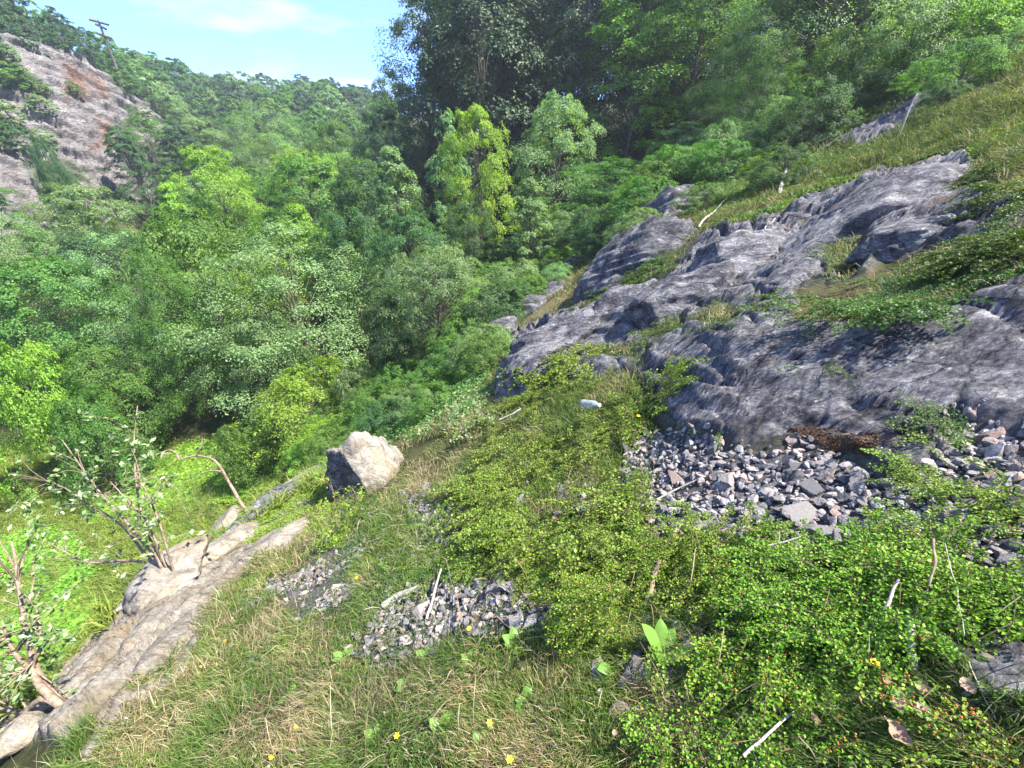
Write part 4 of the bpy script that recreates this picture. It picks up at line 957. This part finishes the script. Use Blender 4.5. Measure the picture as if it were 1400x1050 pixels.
SH = [
 ([(640, 600), (700, 545), (760, 520), (840, 515), (870, 560), (850, 620), (760, 650), (680, 650)], 1300, 'mid', 'm', .22, 'mound of small leaved shrub behind the clear bottle', {}),
 ([(830, 520), (880, 505), (935, 500), (935, 525), (900, 560), (940, 590), (900, 610), (850, 590)], 420, 'mid', 'm', .16, 'shrub reaching fronds up over the left end of the dark slab', dict(flow=(.9, .2))),
 ([(620, 660), (700, 640), (800, 640), (870, 620), (890, 680), (850, 730), (760, 760), (680, 760), (620, 720)], 1500, 'mid', 'm', .20, 'broad green shrub mound at the middle of the slope', {}),
 ([(700, 750), (780, 740), (860, 740), (900, 760), (860, 810), (790, 850), (730, 810)], 900, 'near', 'n', .10, 'thin patch of shrub below the long pale stick', dict(holes=.3)),
 ([(780, 800), (850, 770), (930, 730), (1010, 720), (1080, 750), (1050, 830), (960, 870), (860, 870), (780, 860)], 2300, 'near', 'n', .20, 'bright low shrub left of the scree in the foreground', dict(berries=104)),
 ([(1040, 740), (1120, 730), (1200, 760), (1270, 790), (1280, 860), (1200, 870), (1100, 870), (1030, 840)], 2300, 'near', 'n', .20, 'bright low shrub below the middle of the scree', dict(berries=120)),
 ([(930, 690), (980, 690), (1010, 730), (940, 740)], 160, 'near', 'n', .06, 'small green sprays at the left foot of the scree', {}),
 ([(1140, 640), (1190, 650), (1215, 700), (1230, 760), (1180, 760), (1160, 700)], 380, 'near', 'n', .10, 'tongue of green shrub creeping over the middle of the scree', dict(flow=(-.5, .8))),
 ([(1230, 620), (1280, 600), (1325, 610), (1330, 650), (1290, 672), (1235, 665)], 420, 'near', 'm', .12, 'green shrub at the right foot of the dark slab', {}),
 ([(1250, 550), (1290, 540), (1330, 560), (1300, 590), (1255, 580)], 170, 'near', 'f', .07, 'tuft of green shrub climbing the face of the dark slab', {}),
 ([(1350, 640), (1420, 620), (1420, 700), (1360, 700)], 420, 'near', 'm', .10, 'dark green shrub at the right edge above the stones', {}),
 ([(1200, 730), (1270, 715), (1330, 770), (1420, 760), (1420, 800), (1330, 830), (1260, 830), (1230, 800)], 1500, 'near', 'n', .13, 'green shrub spreading towards the right edge over the stones', dict(berries=72, holes=.36)),
 ([(960, 890), (1060, 860), (1200, 870), (1255, 880), (1265, 960), (1200, 960), (1100, 940), (1000, 930)], 2300, 'near', 'n', .15, 'bright shrub above the dry fallen leaves', dict(berries=120, holes=.28)),
 ([(1262, 950), (1300, 975), (1400, 1005), (1430, 1060), (1220, 1060), (1240, 985)], 1900, 'near', 'n', .15, 'red berried shrub in the bottom right corner', dict(berries=208)),
 ([(900, 960), (1020, 950), (1140, 970), (1180, 1060), (900, 1060)], 1900, 'near', 'n', .10, 'berried shrub at the bottom edge below the broad leaves', dict(berries=96, holes=.38)),
 ([(1075, 440), (1090, 405), (1130, 395), (1190, 375), (1250, 350), (1290, 360), (1330, 390), (1270, 425), (1200, 440)], 3600, 'mid', 'f', .24, 'dark green shrub spread along the ledge above the dark slab', {}),
 ([(1260, 350), (1330, 320), (1420, 290), (1420, 370), (1340, 395), (1290, 380)], 3400, 'mid', 'f', .24, 'dark shrub on the ledge at the right edge', {}),
 ([(1290, 260), (1350, 225), (1420, 200), (1420, 290), (1350, 300), (1310, 290)], 3800, 'mid', 'f', .26, 'dark feathery shrub at the right end of the upper rocks', {}),
 ([(1120, 345), (1180, 325), (1190, 345), (1140, 370), (1110, 360)], 200, 'mid', 'f', .08, 'small shrub in the notch of the upper outcrop', {}),
 ([(700, 510), (760, 480), (810, 480), (800, 505), (740, 520)], 260, 'far', 'm', .10, 'green shrub under the grooved outcrop face', {}),
 ([(815, 400), (870, 365), (930, 335), (945, 345), (890, 385), (840, 420)], 300, 'far', 'f', .10, 'trailing shrub between the domed rock and the steep outcrop', {}),
 ([(780, 430), (810, 410), (815, 470), (790, 490)], 110, 'far', 'f', .08, 'narrow hanging shrub beside the grooved face', {}),
 ([(870, 470), (890, 440), (930, 425), (935, 450), (900, 475)], 160, 'mid', 'f', .10, 'round dark shrub on the ledge left of the dark slab', {}),
 ([(945, 445), (970, 420), (1010, 425), (1000, 450)], 120, 'mid', 'f', .08, 'small shrub with dry base on the upper rim of the dark slab', {}),
 ([(1030, 420), (1070, 405), (1100, 415), (1080, 435)], 110, 'mid', 'f', .06, 'low shrub beneath the squared grey block', {}),
 ([(820, 480), (850, 455), (860, 480), (830, 520), (810, 530)], 110, 'mid', 'm', .08, 'leafy sprays draped down the crack left of the dark slab', {}),
 ([(1090, 505), (1140, 490), (1140, 500), (1100, 512)], 26, 'near', 'f', .01, 'tiny tuft growing on the middle of the dark slab', {}),
 ([(955, 580), (980, 575), (985, 600), (960, 605)], 50, 'near', 'm', .05, 'little green tuft where the slab meets the scree', {}),
 ([(520, 800), (560, 770), (640, 740), (650, 760), (590, 800), (530, 815)], 420, 'near', 'm', .07, 'low sprays left of the weathered stump piece', dict(holes=.3)),
 ([(560, 700), (640, 690), (700, 740), (720, 800), (640, 790), (580, 740)], 600, 'near', 'm', .07, 'sparse shrub over the bare soil left of the mound', dict(holes=.42)),
]
MM = dict(n=CM_near, m=CM_mid, f=CM_far)
for poly, n, key, mt, md, lb, kw in SH: shrub(poly, n, key, MM[mt], md, lb, **kw)
print('shrubs', round(time.time() - T0, 1))

g = grass_mat('moss_brown', [(0, (.035, .018, .010)), (.5, (.09, .045, .022)), (1, (.20, .11, .05))], .1)
cover('moss', [[(1075, 588), (1110, 585), (1200, 605), (1195, 622), (1130, 612), (1080, 600)], [(1130, 335), (1180, 330), (1185, 350), (1135, 355)], [(960, 432), (1005, 418), (1010, 425), (965, 440)], [(1080, 440), (1090, 400), (1200, 385), (1240, 405), (1180, 425)]], 12000, .010, .012, g, 'brown moss in the joints of the slab', 6, key=None)

# ground just outside the photograph's edges
OUTS = [[(1400, 100), (1700, -200), (2500, -300), (2500, 1500), (1400, 1500)], [(-300, 1055), (1800, 1055), (1800, 1700), (-300, 1700)], [(-500, 1000), (0, 1000), (0, 1060), (-500, 1300)]]
P = sample(OUTS, 80000); P, _ = notrock(P); isd = rng.random(len(P)) < .3
grass('green_grass', P[~isd], .09, .004, GM_o, 'green grass beyond the edge of the near slope')
grass('dry_grass', P[isd], .09, .004, GM_s, 'dry grass beyond the edge of the near slope', 1.1)
cover('small_weeds', OUTS, 50000, .02, .08, FM['mid'], 'leafy weeds beyond the edge of the near slope', 2.0, .4)
# ------------------------------------------------------------------ sticks, saplings, leaves, bottle
g = Mat('weathered_wood', .85, .2); wn = g.noise(30, 5, .7, sc=(1, 1, .4)); g.col(g.ramp(wn, [(.3, (.20, .175, .15)), (.5, (.42, .39, .35)), (.7, (.62, .59, .54))])); g.bump(wn, .7, .01); M_wood = g.m
g = Mat('brown_branch', .85, .2); wn = g.noise(24, 5, .7, sc=(1, 1, .4)); g.col(g.ramp(wn, [(.3, (.10, .07, .05)), (.5, (.24, .18, .13)), (.7, (.38, .31, .25))])); g.bump(wn, .7, .01); M_branch = g.m
def gpt(u, v, lift=.02):
    P, d = hit(u, v); P = P.copy(); P[:, 2] += lift; return P
def fine(P, n=14, wob=.01, seed=0):
    P = np.asarray(P, float); L_ = np.r_[0, np.cumsum(np.linalg.norm(np.diff(P, axis=0), axis=1))]; t = np.linspace(0, L_[-1], n)
    Q = np.stack([np.interp(t, L_, P[:, k]) for k in range(3)], -1)
    K = Q.copy(); K[1:-1] = (Q[:-2] + 2 * Q[1:-1] + Q[2:]) / 4
    return K + np.stack([vnoise(K * 4 / max(L_[-1], .1) + k * 7 + seed) for k in range(3)], -1) * wob * L_[-1]
def stick(name, pts, r0, r1, mat, label, cat='stick', lift=.03, forks=(), lifts=None):
    P = np.array([gpt(u, v, lift if lifts is None else lifts[i])[0] for i, (u, v) in enumerate(pts)]); Q = fine(P, 16, .02, len(label))
    prt = [tube(Q, np.linspace(r0, r1, 16), 7)]
    for (i, dx, dy, dz, r) in forks:
        a = Q[i]; prt.append(tube(fine(np.stack([a, a + np.array([dx, dy, dz]) * .5 + [0, 0, .01], a + np.array([dx, dy, dz])]), 8, .04, i), np.linspace(r, r * .4, 8), 5))
    V, F = join(prt); return obj(name, mesh(name, V, F, mat, True), None, None, label, cat)
stick('dead_stick', [(757, 752), (800, 733), (850, 712), (900, 688), (953, 660)], .013, .004, M_wood, 'long pale bent stick lying from the shrub to the scree')
stick('fallen_branch', [(1080, 238), (1062, 224), (1040, 205)], .05, .025, M_wood, 'short pale fallen branch on the grass above the outcrop', lift=.15, forks=[(7, -.45, .1, .12, .02)])
stick('dead_stick', [(952, 318), (970, 300), (992, 277)], .028, .012, M_wood, 'pale stick leaning on grass between the domed rock and the upper outcrop', lift=.12)
stick('dead_stick', [(1045, 335), (1045, 318), (1058, 303)], .015, .006, M_wood, 'thin forked stick hanging over the upper outcrop edge', lift=.08)
stick('dead_stick', [(818, 384), (835, 378), (850, 373)], .06, .03, M_wood, 'pale wood piece at the foot of the domed rock', lift=.05)
stick('tree_stump', [(1065, 268), (1066, 262), (1067, 252)], .05, .03, M_wood, 'short broken pale stump in the upper grass', 'stump', lifts=[.0, .12, .32])
stick('dead_stick', [(585, 850), (594, 822), (604, 790)], .009, .006, M_wood, 'upright grey stick over the stony patch', lifts=[.02, .05, .10])
stick('driftwood', [(525, 832), (545, 818), (575, 806)], .028, .018, M_wood, 'thick weathered grey wood piece above the stony patch', 'wood')
stick('dead_stick', [(683, 595), (700, 588), (712, 580)], .014, .008, M_wood, 'short pale stick poking out of the shrub mound', lift=.22)
stick('tree_stump', [(885, 835), (888, 812), (893, 795)], .012, .010, M_branch, 'short brown cut stem inside the foreground shrub', 'stump', lifts=[.02, .09, .15])
stick('dead_stick', [(905, 760), (915, 745), (930, 728)], .013, .010, M_wood, 'knobbly broken stick standing at the left foot of the scree', lifts=[.02, .05, .09])
stick('dead_stick', [(1184, 878), (1190, 860), (1199, 836)], .009, .003, M_wood, 'splintered pale stick above the cut grey stub', lifts=[.05, .12, .16])
stick('cut_stub', [(1243, 925), (1230, 902), (1218, 882)], .010, .009, M_wood, 'cut grey stub beside the curled dry leaf', 'stub', lifts=[.03, .08, .13])
stick('dry_twig', [(1006, 1050), (1040, 1020), (1082, 985)], .004, .003, M_wood, 'thin pale twig slanting at the bottom edge', 'twig', lift=.08)
stick('dry_stalk', [(1250, 800), (1275, 850), (1298, 892)], .0013, .0008, M_wood, 'dry grass stalk leaning over the near dark slab', 'stalk', lifts=[.2, .15, .08])
stick('dry_stalk', [(1310, 920), (1325, 955), (1345, 1000)], .0013, .0008, M_wood, 'dry stalk lying on the near dark slab', 'stalk', lift=.05)
stick('dry_twig', [(680, 850), (720, 890), (760, 925)], .004, .002, M_branch, 'thin grey twig lying across the near grass', 'twig', lift=.04)
stick('dry_twig', [(610, 780), (625, 830), (640, 900)], .003, .002, M_branch, 'brown upright stem in the stony patch', 'twig', lifts=[.12, .06, .02])
stick('dry_twig', [(1232, 800), (1236, 830), (1240, 860)], .004, .003, M_branch, 'reddish withered twig tip standing over the shrub', 'twig', lifts=[.22, .2, .1])
stick('dry_twig', [(1035, 785), (1060, 780), (1075, 775)], .004, .002, M_wood, 'pale forked twig lying in the shrub below the scree', 'twig', lift=.17, forks=[(4, .03, .05, .01, .002), (9, .02, -.05, .02, .002)])
stick('bare_branch', [(1120, 205), (1095, 175), (1060, 150), (1040, 120)], .03, .01, M_branch, 'thin bare drooping branch over the grass slope', 'branch', lifts=[.1, .6, 1.0, 1.5])
for k, (u, v, hh, lb) in enumerate([(1015, 165, 1.6, 'bare slender stem below the pale leaved slender tree'), (1022, 168, 1.5, 'second bare slender stem just right of the first one'), (1226, 190, .9, 'short dead pale stem rising by the upper rock strip')]):
    a = gpt(u, v, 0)[0]; V, F = tube(fine(np.stack([a, a + [0, 0, hh * .5], a + [.1, .05, hh]]), 10, .02, k), np.linspace(.03, .012, 10), 6)
    obj('dead_sapling', mesh('dead_sapling', V, F, M_wood, True), None, None, lb, 'stem')
# dead branch standing over the lip
def pxline(pts): return np.array([W(u, v, d) for u, v, d in pts])
a, d_ = hit(352, 713); d0 = d_[0]; q = a[0].copy()
main = np.vstack([q - [0, 0, .1], pxline([(330, 690, d0), (312, 660, d0 + .1), (303, 640, d0), (292, 628, d0), (268, 622, d0 + .1), (244, 629, d0)])])
pr = [tube(fine(main, 20, .012, 3), np.linspace(.034, .015, 20), 7), tube(fine(pxline([(268, 620, d0), (275, 612, d0), (277, 598, d0)]), 7, .02, 4), np.linspace(.016, .007, 7), 5),
      tube(fine(pxline([(244, 629, d0), (243, 620, d0), (232, 615, d0), (212, 622, d0)]), 9, .02, 5), np.linspace(.022, .010, 9), 5), tube(fine(pxline([(303, 645, d0), (288, 643, d0), (272, 648, d0)]), 7, .02, 6), np.linspace(.020, .008, 7), 5)]
V, F = join(pr); obj('dead_branch', mesh('dead_branch', V, F, M_branch, True), None, None, 'crooked bare brown branch rising from the cliff lip', 'dead branch')
# saplings on the lip
M_sap = foliage_mat('sapling_leaf', (.09, .17, .04), (.16, .26, .07), (.44, .50, .36), trans=.3)
def sapling(name, base, stems, nleaf, leaf, rad, label, r0=.022, tipbias=.5, mat=None):
    b, d_ = hit(*base); b = b[0]; d0 = d_[0]; G = np.random.default_rng(len(label)); root = bpy.data.objects.new(name, None); S.collection.objects.link(root); root.location = tuple(b); root['label'] = label; root['category'] = 'sapling'
    pr, C = [], []
    for k, st in enumerate(stems):
        line = np.vstack([b - [0, 0, .08], pxline([(u, v, d0 + dd) for u, v, dd in st])]); Q = fine(line, 14, .012, k); pr.append(tube(Q, np.linspace(r0 * (.8 + .4 * G.random()), r0 * .25, 14), 5))
        for j in range(14):
            t = tipbias + (1 - tipbias) * G.random(); i = min(13, int(t * 13)); e = Q[i] + G.normal(size=3) * rad * np.array([1, 1, .7]); pr.append(tube(fine(np.stack([Q[max(0, i - 1)], (Q[i] + e) / 2 + [0, 0, .03], e]), 5, .03, j), np.linspace(r0 * .28, r0 * .1, 5), 3))
            C.append(e)
            for f_ in (.5, .8): C.append(Q[i] * (1 - f_) + e * f_)
    V, F = join(pr); V = V - b; obj('stems', mesh('stems', V, F, M_branch, True), root)
    C = np.array(C); LC = C[G.integers(len(C), size=nleaf)] + G.normal(size=(nleaf, 3)) * rad * .12 - b
    sz = leaf * (.6 + .7 * G.random(nleaf)); V, F = leafquads(LC, np.array([0, 0, .7]) + G.normal(size=(nleaf, 3)) * .6, sz, sz * .5, R=G); obj('foliage', mesh('foliage', V, F, mat or M_sap), root)
sapling('sapling', (240, 800), [[(215, 760, 0), (190, 700, 0), (184, 650, .1), (182, 600, .1), (185, 553, .2)], [(200, 745, .1), (170, 710, .2), (140, 680, .3), (110, 640, .3), (85, 600, .4)], [(225, 770, 0), (205, 720, -.1), (180, 690, -.2), (150, 660, -.2)],
   [(200, 768, .2), (165, 765, .3), (120, 772, .4), (60, 740, .5)], [(230, 760, -.1), (220, 720, -.1), (205, 680, -.1), (180, 640, -.1)], [(170, 720, .3), (120, 690, .5), (70, 660, .6), (20, 655, .6)]], 800, .085, .26, 'young whitish leaved sapling with several thin stems on the cliff lip')
sapling('sapling', (85, 965), [[(60, 945, 0), (40, 915, .1), (20, 895, .2), (0, 850, .3)], [(45, 925, .1), (35, 870, .2), (25, 800, .2), (15, 740, .3)], [(60, 950, 0), (30, 975, .1), (-10, 965, .1), (-60, 950, 0)], [(40, 915, .1), (60, 880, .1), (50, 830, .2)]], 1000, .065, .28, 'leafy sapling with thick bent stems at the bottom left corner', .035)
sapling('pale_leaved_bush', (650, 600), [[(640, 585, 0), (630, 565, .1)], [(655, 580, 0), (655, 555, .1)], [(665, 590, 0), (680, 570, .1)], [(640, 590, -.1), (615, 580, -.1)]], 900, .045, .16, 'pale leaved young bush at the top left of the shrub mound', .008, .2)
sapling('bramble', (470, 735), [[(460, 715, 0), (458, 690, 0), (452, 655, 0)], [(475, 710, 0), (490, 680, 0), (500, 650, 0)], [(465, 720, 0), (440, 700, 0), (420, 690, 0)]], 420, .045, .13, 'thin leafy bramble growing against the angular boulder', .006, .2, FM['yellow'])
sapling('small_bush', (265, 730), [[(262, 715, 0), (250, 690, .2), (240, 670, .3)], [(270, 712, 0), (275, 690, 0), (290, 665, .1)]], 500, .05, .3, 'thin dark stemmed bush below the lip beside the sapling', .012, .2, FM['mid'])
# bottle
root = bpy.data.objects.new('plastic_bottle', None); S.collection.objects.link(root); root['label'] = 'clear crumpled plastic bottle lying in the shrub mound'; root['category'] = 'bottle'
b = gpt(803, 585, .26)[0]; root.location = tuple(b); root.rotation_euler = (1.15, .25, .5); sc = 1.15; root.scale = (sc, sc, sc)
prof = [(0, -.085), (.030, -.088), (.034, -.078), (.034, -.05), (.031, -.045), (.034, -.03), (.031, -.02), (.034, -.008), (.034, .03), (.031, .036), (.034, .045), (.030, .062), (.016, .088), (.012, .095), (.012, .105)]
k = 20; an = np.arange(k) / k * 2 * np.pi; V = np.concatenate([np.stack([np.cos(an) * r * (1 + .05 * np.sin(an * 3 + z * 60)), np.sin(an) * r, np.full(k, z)], -1) for r, z in [(max(r, .0005), z) for r, z in prof]])
F = np.array([(i * k + q, i * k + (q + 1) % k, (i + 1) * k + (q + 1) % k, (i + 1) * k + q) for i in range(len(prof) - 1) for q in range(k)])
g = Mat('clear_plastic', .12, .6); g.b.inputs['Base Color'].default_value = (.86, .92, .97, 1); g.b.inputs['Transmission Weight'].default_value = .72; g.b.inputs['IOR'].default_value = 1.35; M_pl = g.m
obj('body', mesh('body', V, F, M_pl, True), root)
g = Mat('white_cap', .4, .4); g.b.inputs['Base Color'].default_value = (.75, .78, .8, 1)
V = np.concatenate([np.stack([np.cos(an) * r, np.sin(an) * r, np.full(k, z)], -1) for r, z in ((.0145, .094), (.0145, .112), (.013, .114), (.0003, .1145))])
F = np.array([(i * k + q, i * k + (q + 1) % k, (i + 1) * k + (q + 1) % k, (i + 1) * k + q) for i in range(3) for q in range(k)]); obj('cap', mesh('cap', V, F, g.m, True), root)
# dry fallen leaves
g = Mat('dry_leaf', .7, .2); oi = g.n('ShaderNodeObjectInfo').outputs['Random']; dn = g.noise(60, 4, .6); c = g.ramp(oi, [(0, (.20, .11, .06)), (.5, (.32, .21, .14)), (1, (.40, .29, .21))]); g.col(g.mix(.6, c, g.ramp(dn, [(.35, .6), (.6, 1.25)]), 'MULTIPLY')); M_dry = g.m
def leafmesh(seed, n=9, jag=.12):
    G = np.random.default_rng(seed); t = np.linspace(0, 1, n); w = np.sin(np.pi * t ** .8) ** .8 * .34; x = t - .5
    cu, up = .25 + .3 * G.random(), .3 + .3 * G.random(); rows = []
    for s in (-1, -.5, 0, .5, 1): rows.append(np.stack([x, w * s * (1 + jag * G.normal(size=n)), cu * (x * 1.2) ** 2 + up * w * s * s * .9 + .02 * G.normal(size=n)], -1))
    V = np.stack(rows, 1).reshape(-1, 3); F = np.array([(i * 5 + j, i * 5 + j + 1, (i + 1) * 5 + j + 1, (i + 1) * 5 + j) for i in range(n - 1) for j in range(4)]); return V, F
LM = [mesh('dry_leaf', *leafmesh(500 + k), M_dry, True) for k in range(5)]
for k, (u, v, sz, lift, lb) in enumerate([(1097, 895, .05, .10, 'brown dry leaf resting on the shrub above the yellow flower'), (1240, 908, .055, .09, 'pink brown curled leaf beside the cut grey stub'), (1285, 940, .035, .04, 'small pale dry leaf at the left rim of the near dark slab'),
    (1302, 962, .05, .05, 'dry leaf lying just below the small pale one on the slab rim'), (1208, 987, .045, .06, 'upper left leaf of the dry cluster at the bottom right'), (1240, 1000, .055, .06, 'pointed dry leaf of the cluster facing the slab'), (1211, 1025, .06, .05, 'largest pale leaf hanging lowest in the dry cluster'),
    (1200, 1012, .045, .05, 'darker dry leaf tucked behind the lowest pale leaf'), (1236, 965, .04, .07, 'shaded dry leaf under the curled leaf by the stub'), (1195, 950, .035, .05, 'tan dry leaf left of the shaded one'), (1100, 1003, .035, .05, 'pale dry leaf near the thin slanting twig'), (1052, 985, .03, .04, 'small brown leaf left of the thin slanting twig'),
    (930, 1040, .035, .04, 'dry leaf at the bottom edge under the berried shrub'), (838, 1015, .03, .03, 'light round dry leaf in the grass near the bottom edge'), (757, 727, .035, .10, 'orange brown leaf on the shrub beside the long stick'), (985, 845, .04, .08, 'pale dry leaf inside the foreground shrub'), (1160, 975, .03, .04, 'brown leaf just under the bright shrub by the dry cluster')]):
    p = gpt(u, v, lift + .03)[0]; o = obj('dry_leaf', LM[k % 5], None, tuple(p), lb, 'dead leaf'); eul(o, unit(normal(p[:1], p[1:2], .1)[0] * .6 + np.array([0, -.6, .6])), rng); o.scale = (sz * .85,) * 3
# broad leaved plant, rosettes and yellow flowers
M_broad = foliage_mat('broad_leaf', (.09, .20, .03), (.13, .26, .04), (.17, .31, .06), trans=.3, rough=.4, var=.2)
def rosette(p, n, ln, name, label, cat, group=None, G=rng, up=.6, mat=None):
    par = []
    for k in range(n):
        V, F = leafmesh(G.integers(9999), 9, .02); V = (V + [.5, 0, 0]) * ln * (.75 + .5 * G.random()); V[:, 2] = -V[:, 2] * .5 + V[:, 0] * up * (.6 + .6 * G.random()); a = k * 2.4 + G.random(); c, s = math.cos(a), math.sin(a)
        par.append((np.stack([V[:, 0] * c - V[:, 1] * s, V[:, 0] * s + V[:, 1] * c, V[:, 2]], -1), F))
    V, F = join(par); return obj(name, mesh(name, V, F, mat or M_broad, True), None, tuple(p), label, cat, group)
rosette(gpt(905, 895, .03)[0], 8, .085, 'broad_leaved_plant', 'broad oval leaved plant at the lower edge of the foreground shrub', 'plant', up=.9)
for k, (u, v) in enumerate([(705, 880), (560, 935), (640, 905), (735, 800), (745, 790), (600, 1000), (470, 900), (840, 915), (660, 1020), (395, 955), (720, 960), (585, 900), (515, 1010), (880, 985)]):
    rosette(gpt(u, v, .01)[0], 6, .06, 'low_rosette', 'low green leafed rosette in the near grass', 'plant', 'rosettes in the near grass', up=.35)
rosette(gpt(1240, 985, .02)[0], 5, .07, 'dark_leaved_plant', 'dark leaved plant among the dry leaf cluster', 'plant', up=.5, mat=FM['mid'])
g = Mat('yellow_petal', .45, .3); g.b.inputs['Base Color'].default_value = (.85, .62, .02, 1); M_yel = g.m
def flower(u, v, hgt, label, r=.010, grp=None):
    p = gpt(u, v, 0)[0]; root = bpy.data.objects.new('yellow_flower', None); S.collection.objects.link(root); root.location = tuple(p); root['label'] = label; root['category'] = 'flower'
    if grp: root['group'] = grp
    V, F = tube(bez([0, 0, -.01], [.01, 0, hgt * .5], [0, -.005, hgt], 5), .0012, 4); obj('stem', mesh('stem', V, F, M_broad), root)
    n = 6; pts, fs = [], []
    for k in range(n):
        a = k / n * 6.283; t = np.array([math.cos(a), math.sin(a), .35]); b = np.array([-math.sin(a), math.cos(a), 0]); o_ = len(pts) ; c0 = np.array([0, -.005, hgt])
        pts += [c0, c0 + t * r * .7 + b * r * .32, c0 + t * r * 1.15, c0 + t * r * .7 - b * r * .32]; fs.append((o_, o_ + 1, o_ + 2, o_ + 3))
    obj('petals', mesh('petals', pts, fs, M_yel), root)
for u, v, hg, lb in [(1174, 931, .10, 'yellow flower over the bright shrub near the dry leaves'), (670, 997, .06, 'yellow flower in the near grass at the bottom middle'), (490, 797, .07, 'yellow flower beside the grey stick piece and stones'), (697, 1045, .05, 'yellow flower at the very bottom edge of the grass'),
    (376, 1040, .05, 'orange yellow flower at the bottom left of the grass'), (642, 866, .05, 'small yellow bloom in the stony patch'), (545, 1012, .05, 'yellow bloom in the dry grass left of the bottom middle one'), (280, 915, .05, 'yellow bloom in the grass beside the pale rock strip'), (870, 585, .12, 'yellow bloom at the right of the clear bottle'), (312, 880, .05, 'yellow bloom in the grass under the sunlit hump'), (408, 1000, .05, 'yellow bloom halfway along the bottom left grass')]:
    flower(u, v - 0, hg, lb, .012 if v > 800 else .016)
# seed-head stalks rising out of the grass
P = sample([NEARG], 260); pr = []
for p in P:
    h_ = .10 + .14 * rng.random(); e = p + np.array([rng.normal() * .06, rng.normal() * .06 - .03, h_]); pr.append(tube(bez(p, p + [0, 0, h_ * .7], e, 5), np.array([.0011, .001, .0009, .0012, .0006]) * max(1, dist(p[None])[0] * .7), 3))
V, F = join(pr); o = obj('grass_stalks', mesh('grass_stalks', V, F, GM_s), kind='stuff'); o['label'] = 'thin dry seed stalks rising out of the near grass'
P = sample([NEARG], 5200); P, _ = notrock(P, .93, .5); N = normal(P[:, 0], P[:, 1], .05); s_ = .012 + .016 * rng.random(len(P))
V, F = leafquads(P + N * .012, N + rng.normal(size=P.shape) * .4, s_ * 1.5, s_ * .7); o = obj('leaf_litter', mesh('leaf_litter', V, F, GM_s if False else grass_mat('litter', [(0, (.07, .05, .035)), (.5, (.20, .15, .11)), (1, (.40, .33, .27))], .1)), kind='stuff'); o['label'] = 'dry brown litter of old leaves between the plants'
print('details', round(time.time() - T0, 1))
# ------------------------------------------------------------------ the air
bm = bmesh.new(); bmesh.ops.create_cube(bm, size=1.0); me = bpy.data.meshes.new('haze'); 
lo, hi = np.array([-345., -345., float(GZ.min()) - 1.5]), np.array([345., 345., float(GZ.max()) + 30])
for v in bm.verts: v.co = Vector(((v.co.x + .5) * (hi[0] - lo[0]) + lo[0], (v.co.y + .5) * (hi[1] - lo[1]) + lo[1], (v.co.z + .5) * (hi[2] - lo[2]) + lo[2]))
bm.to_mesh(me); bm.free(); hz = obj('haze', me, kind='stuff'); hz['label'] = 'thin bluish summer haze over the valley'
m = bpy.data.materials.new('haze_air'); m.use_nodes = True; m.node_tree.nodes.clear(); pv = m.node_tree.nodes.new('ShaderNodeVolumePrincipled'); oo = m.node_tree.nodes.new('ShaderNodeOutputMaterial')
pv.inputs['Color'].default_value = (.80, .90, 1, 1); pv.inputs['Density'].default_value = .0010; pv.inputs['Anisotropy'].default_value = .3; m.node_tree.links.new(pv.outputs[0], oo.inputs['Volume']); me.materials.append(m)
S.cycles.volume_bounces = 0
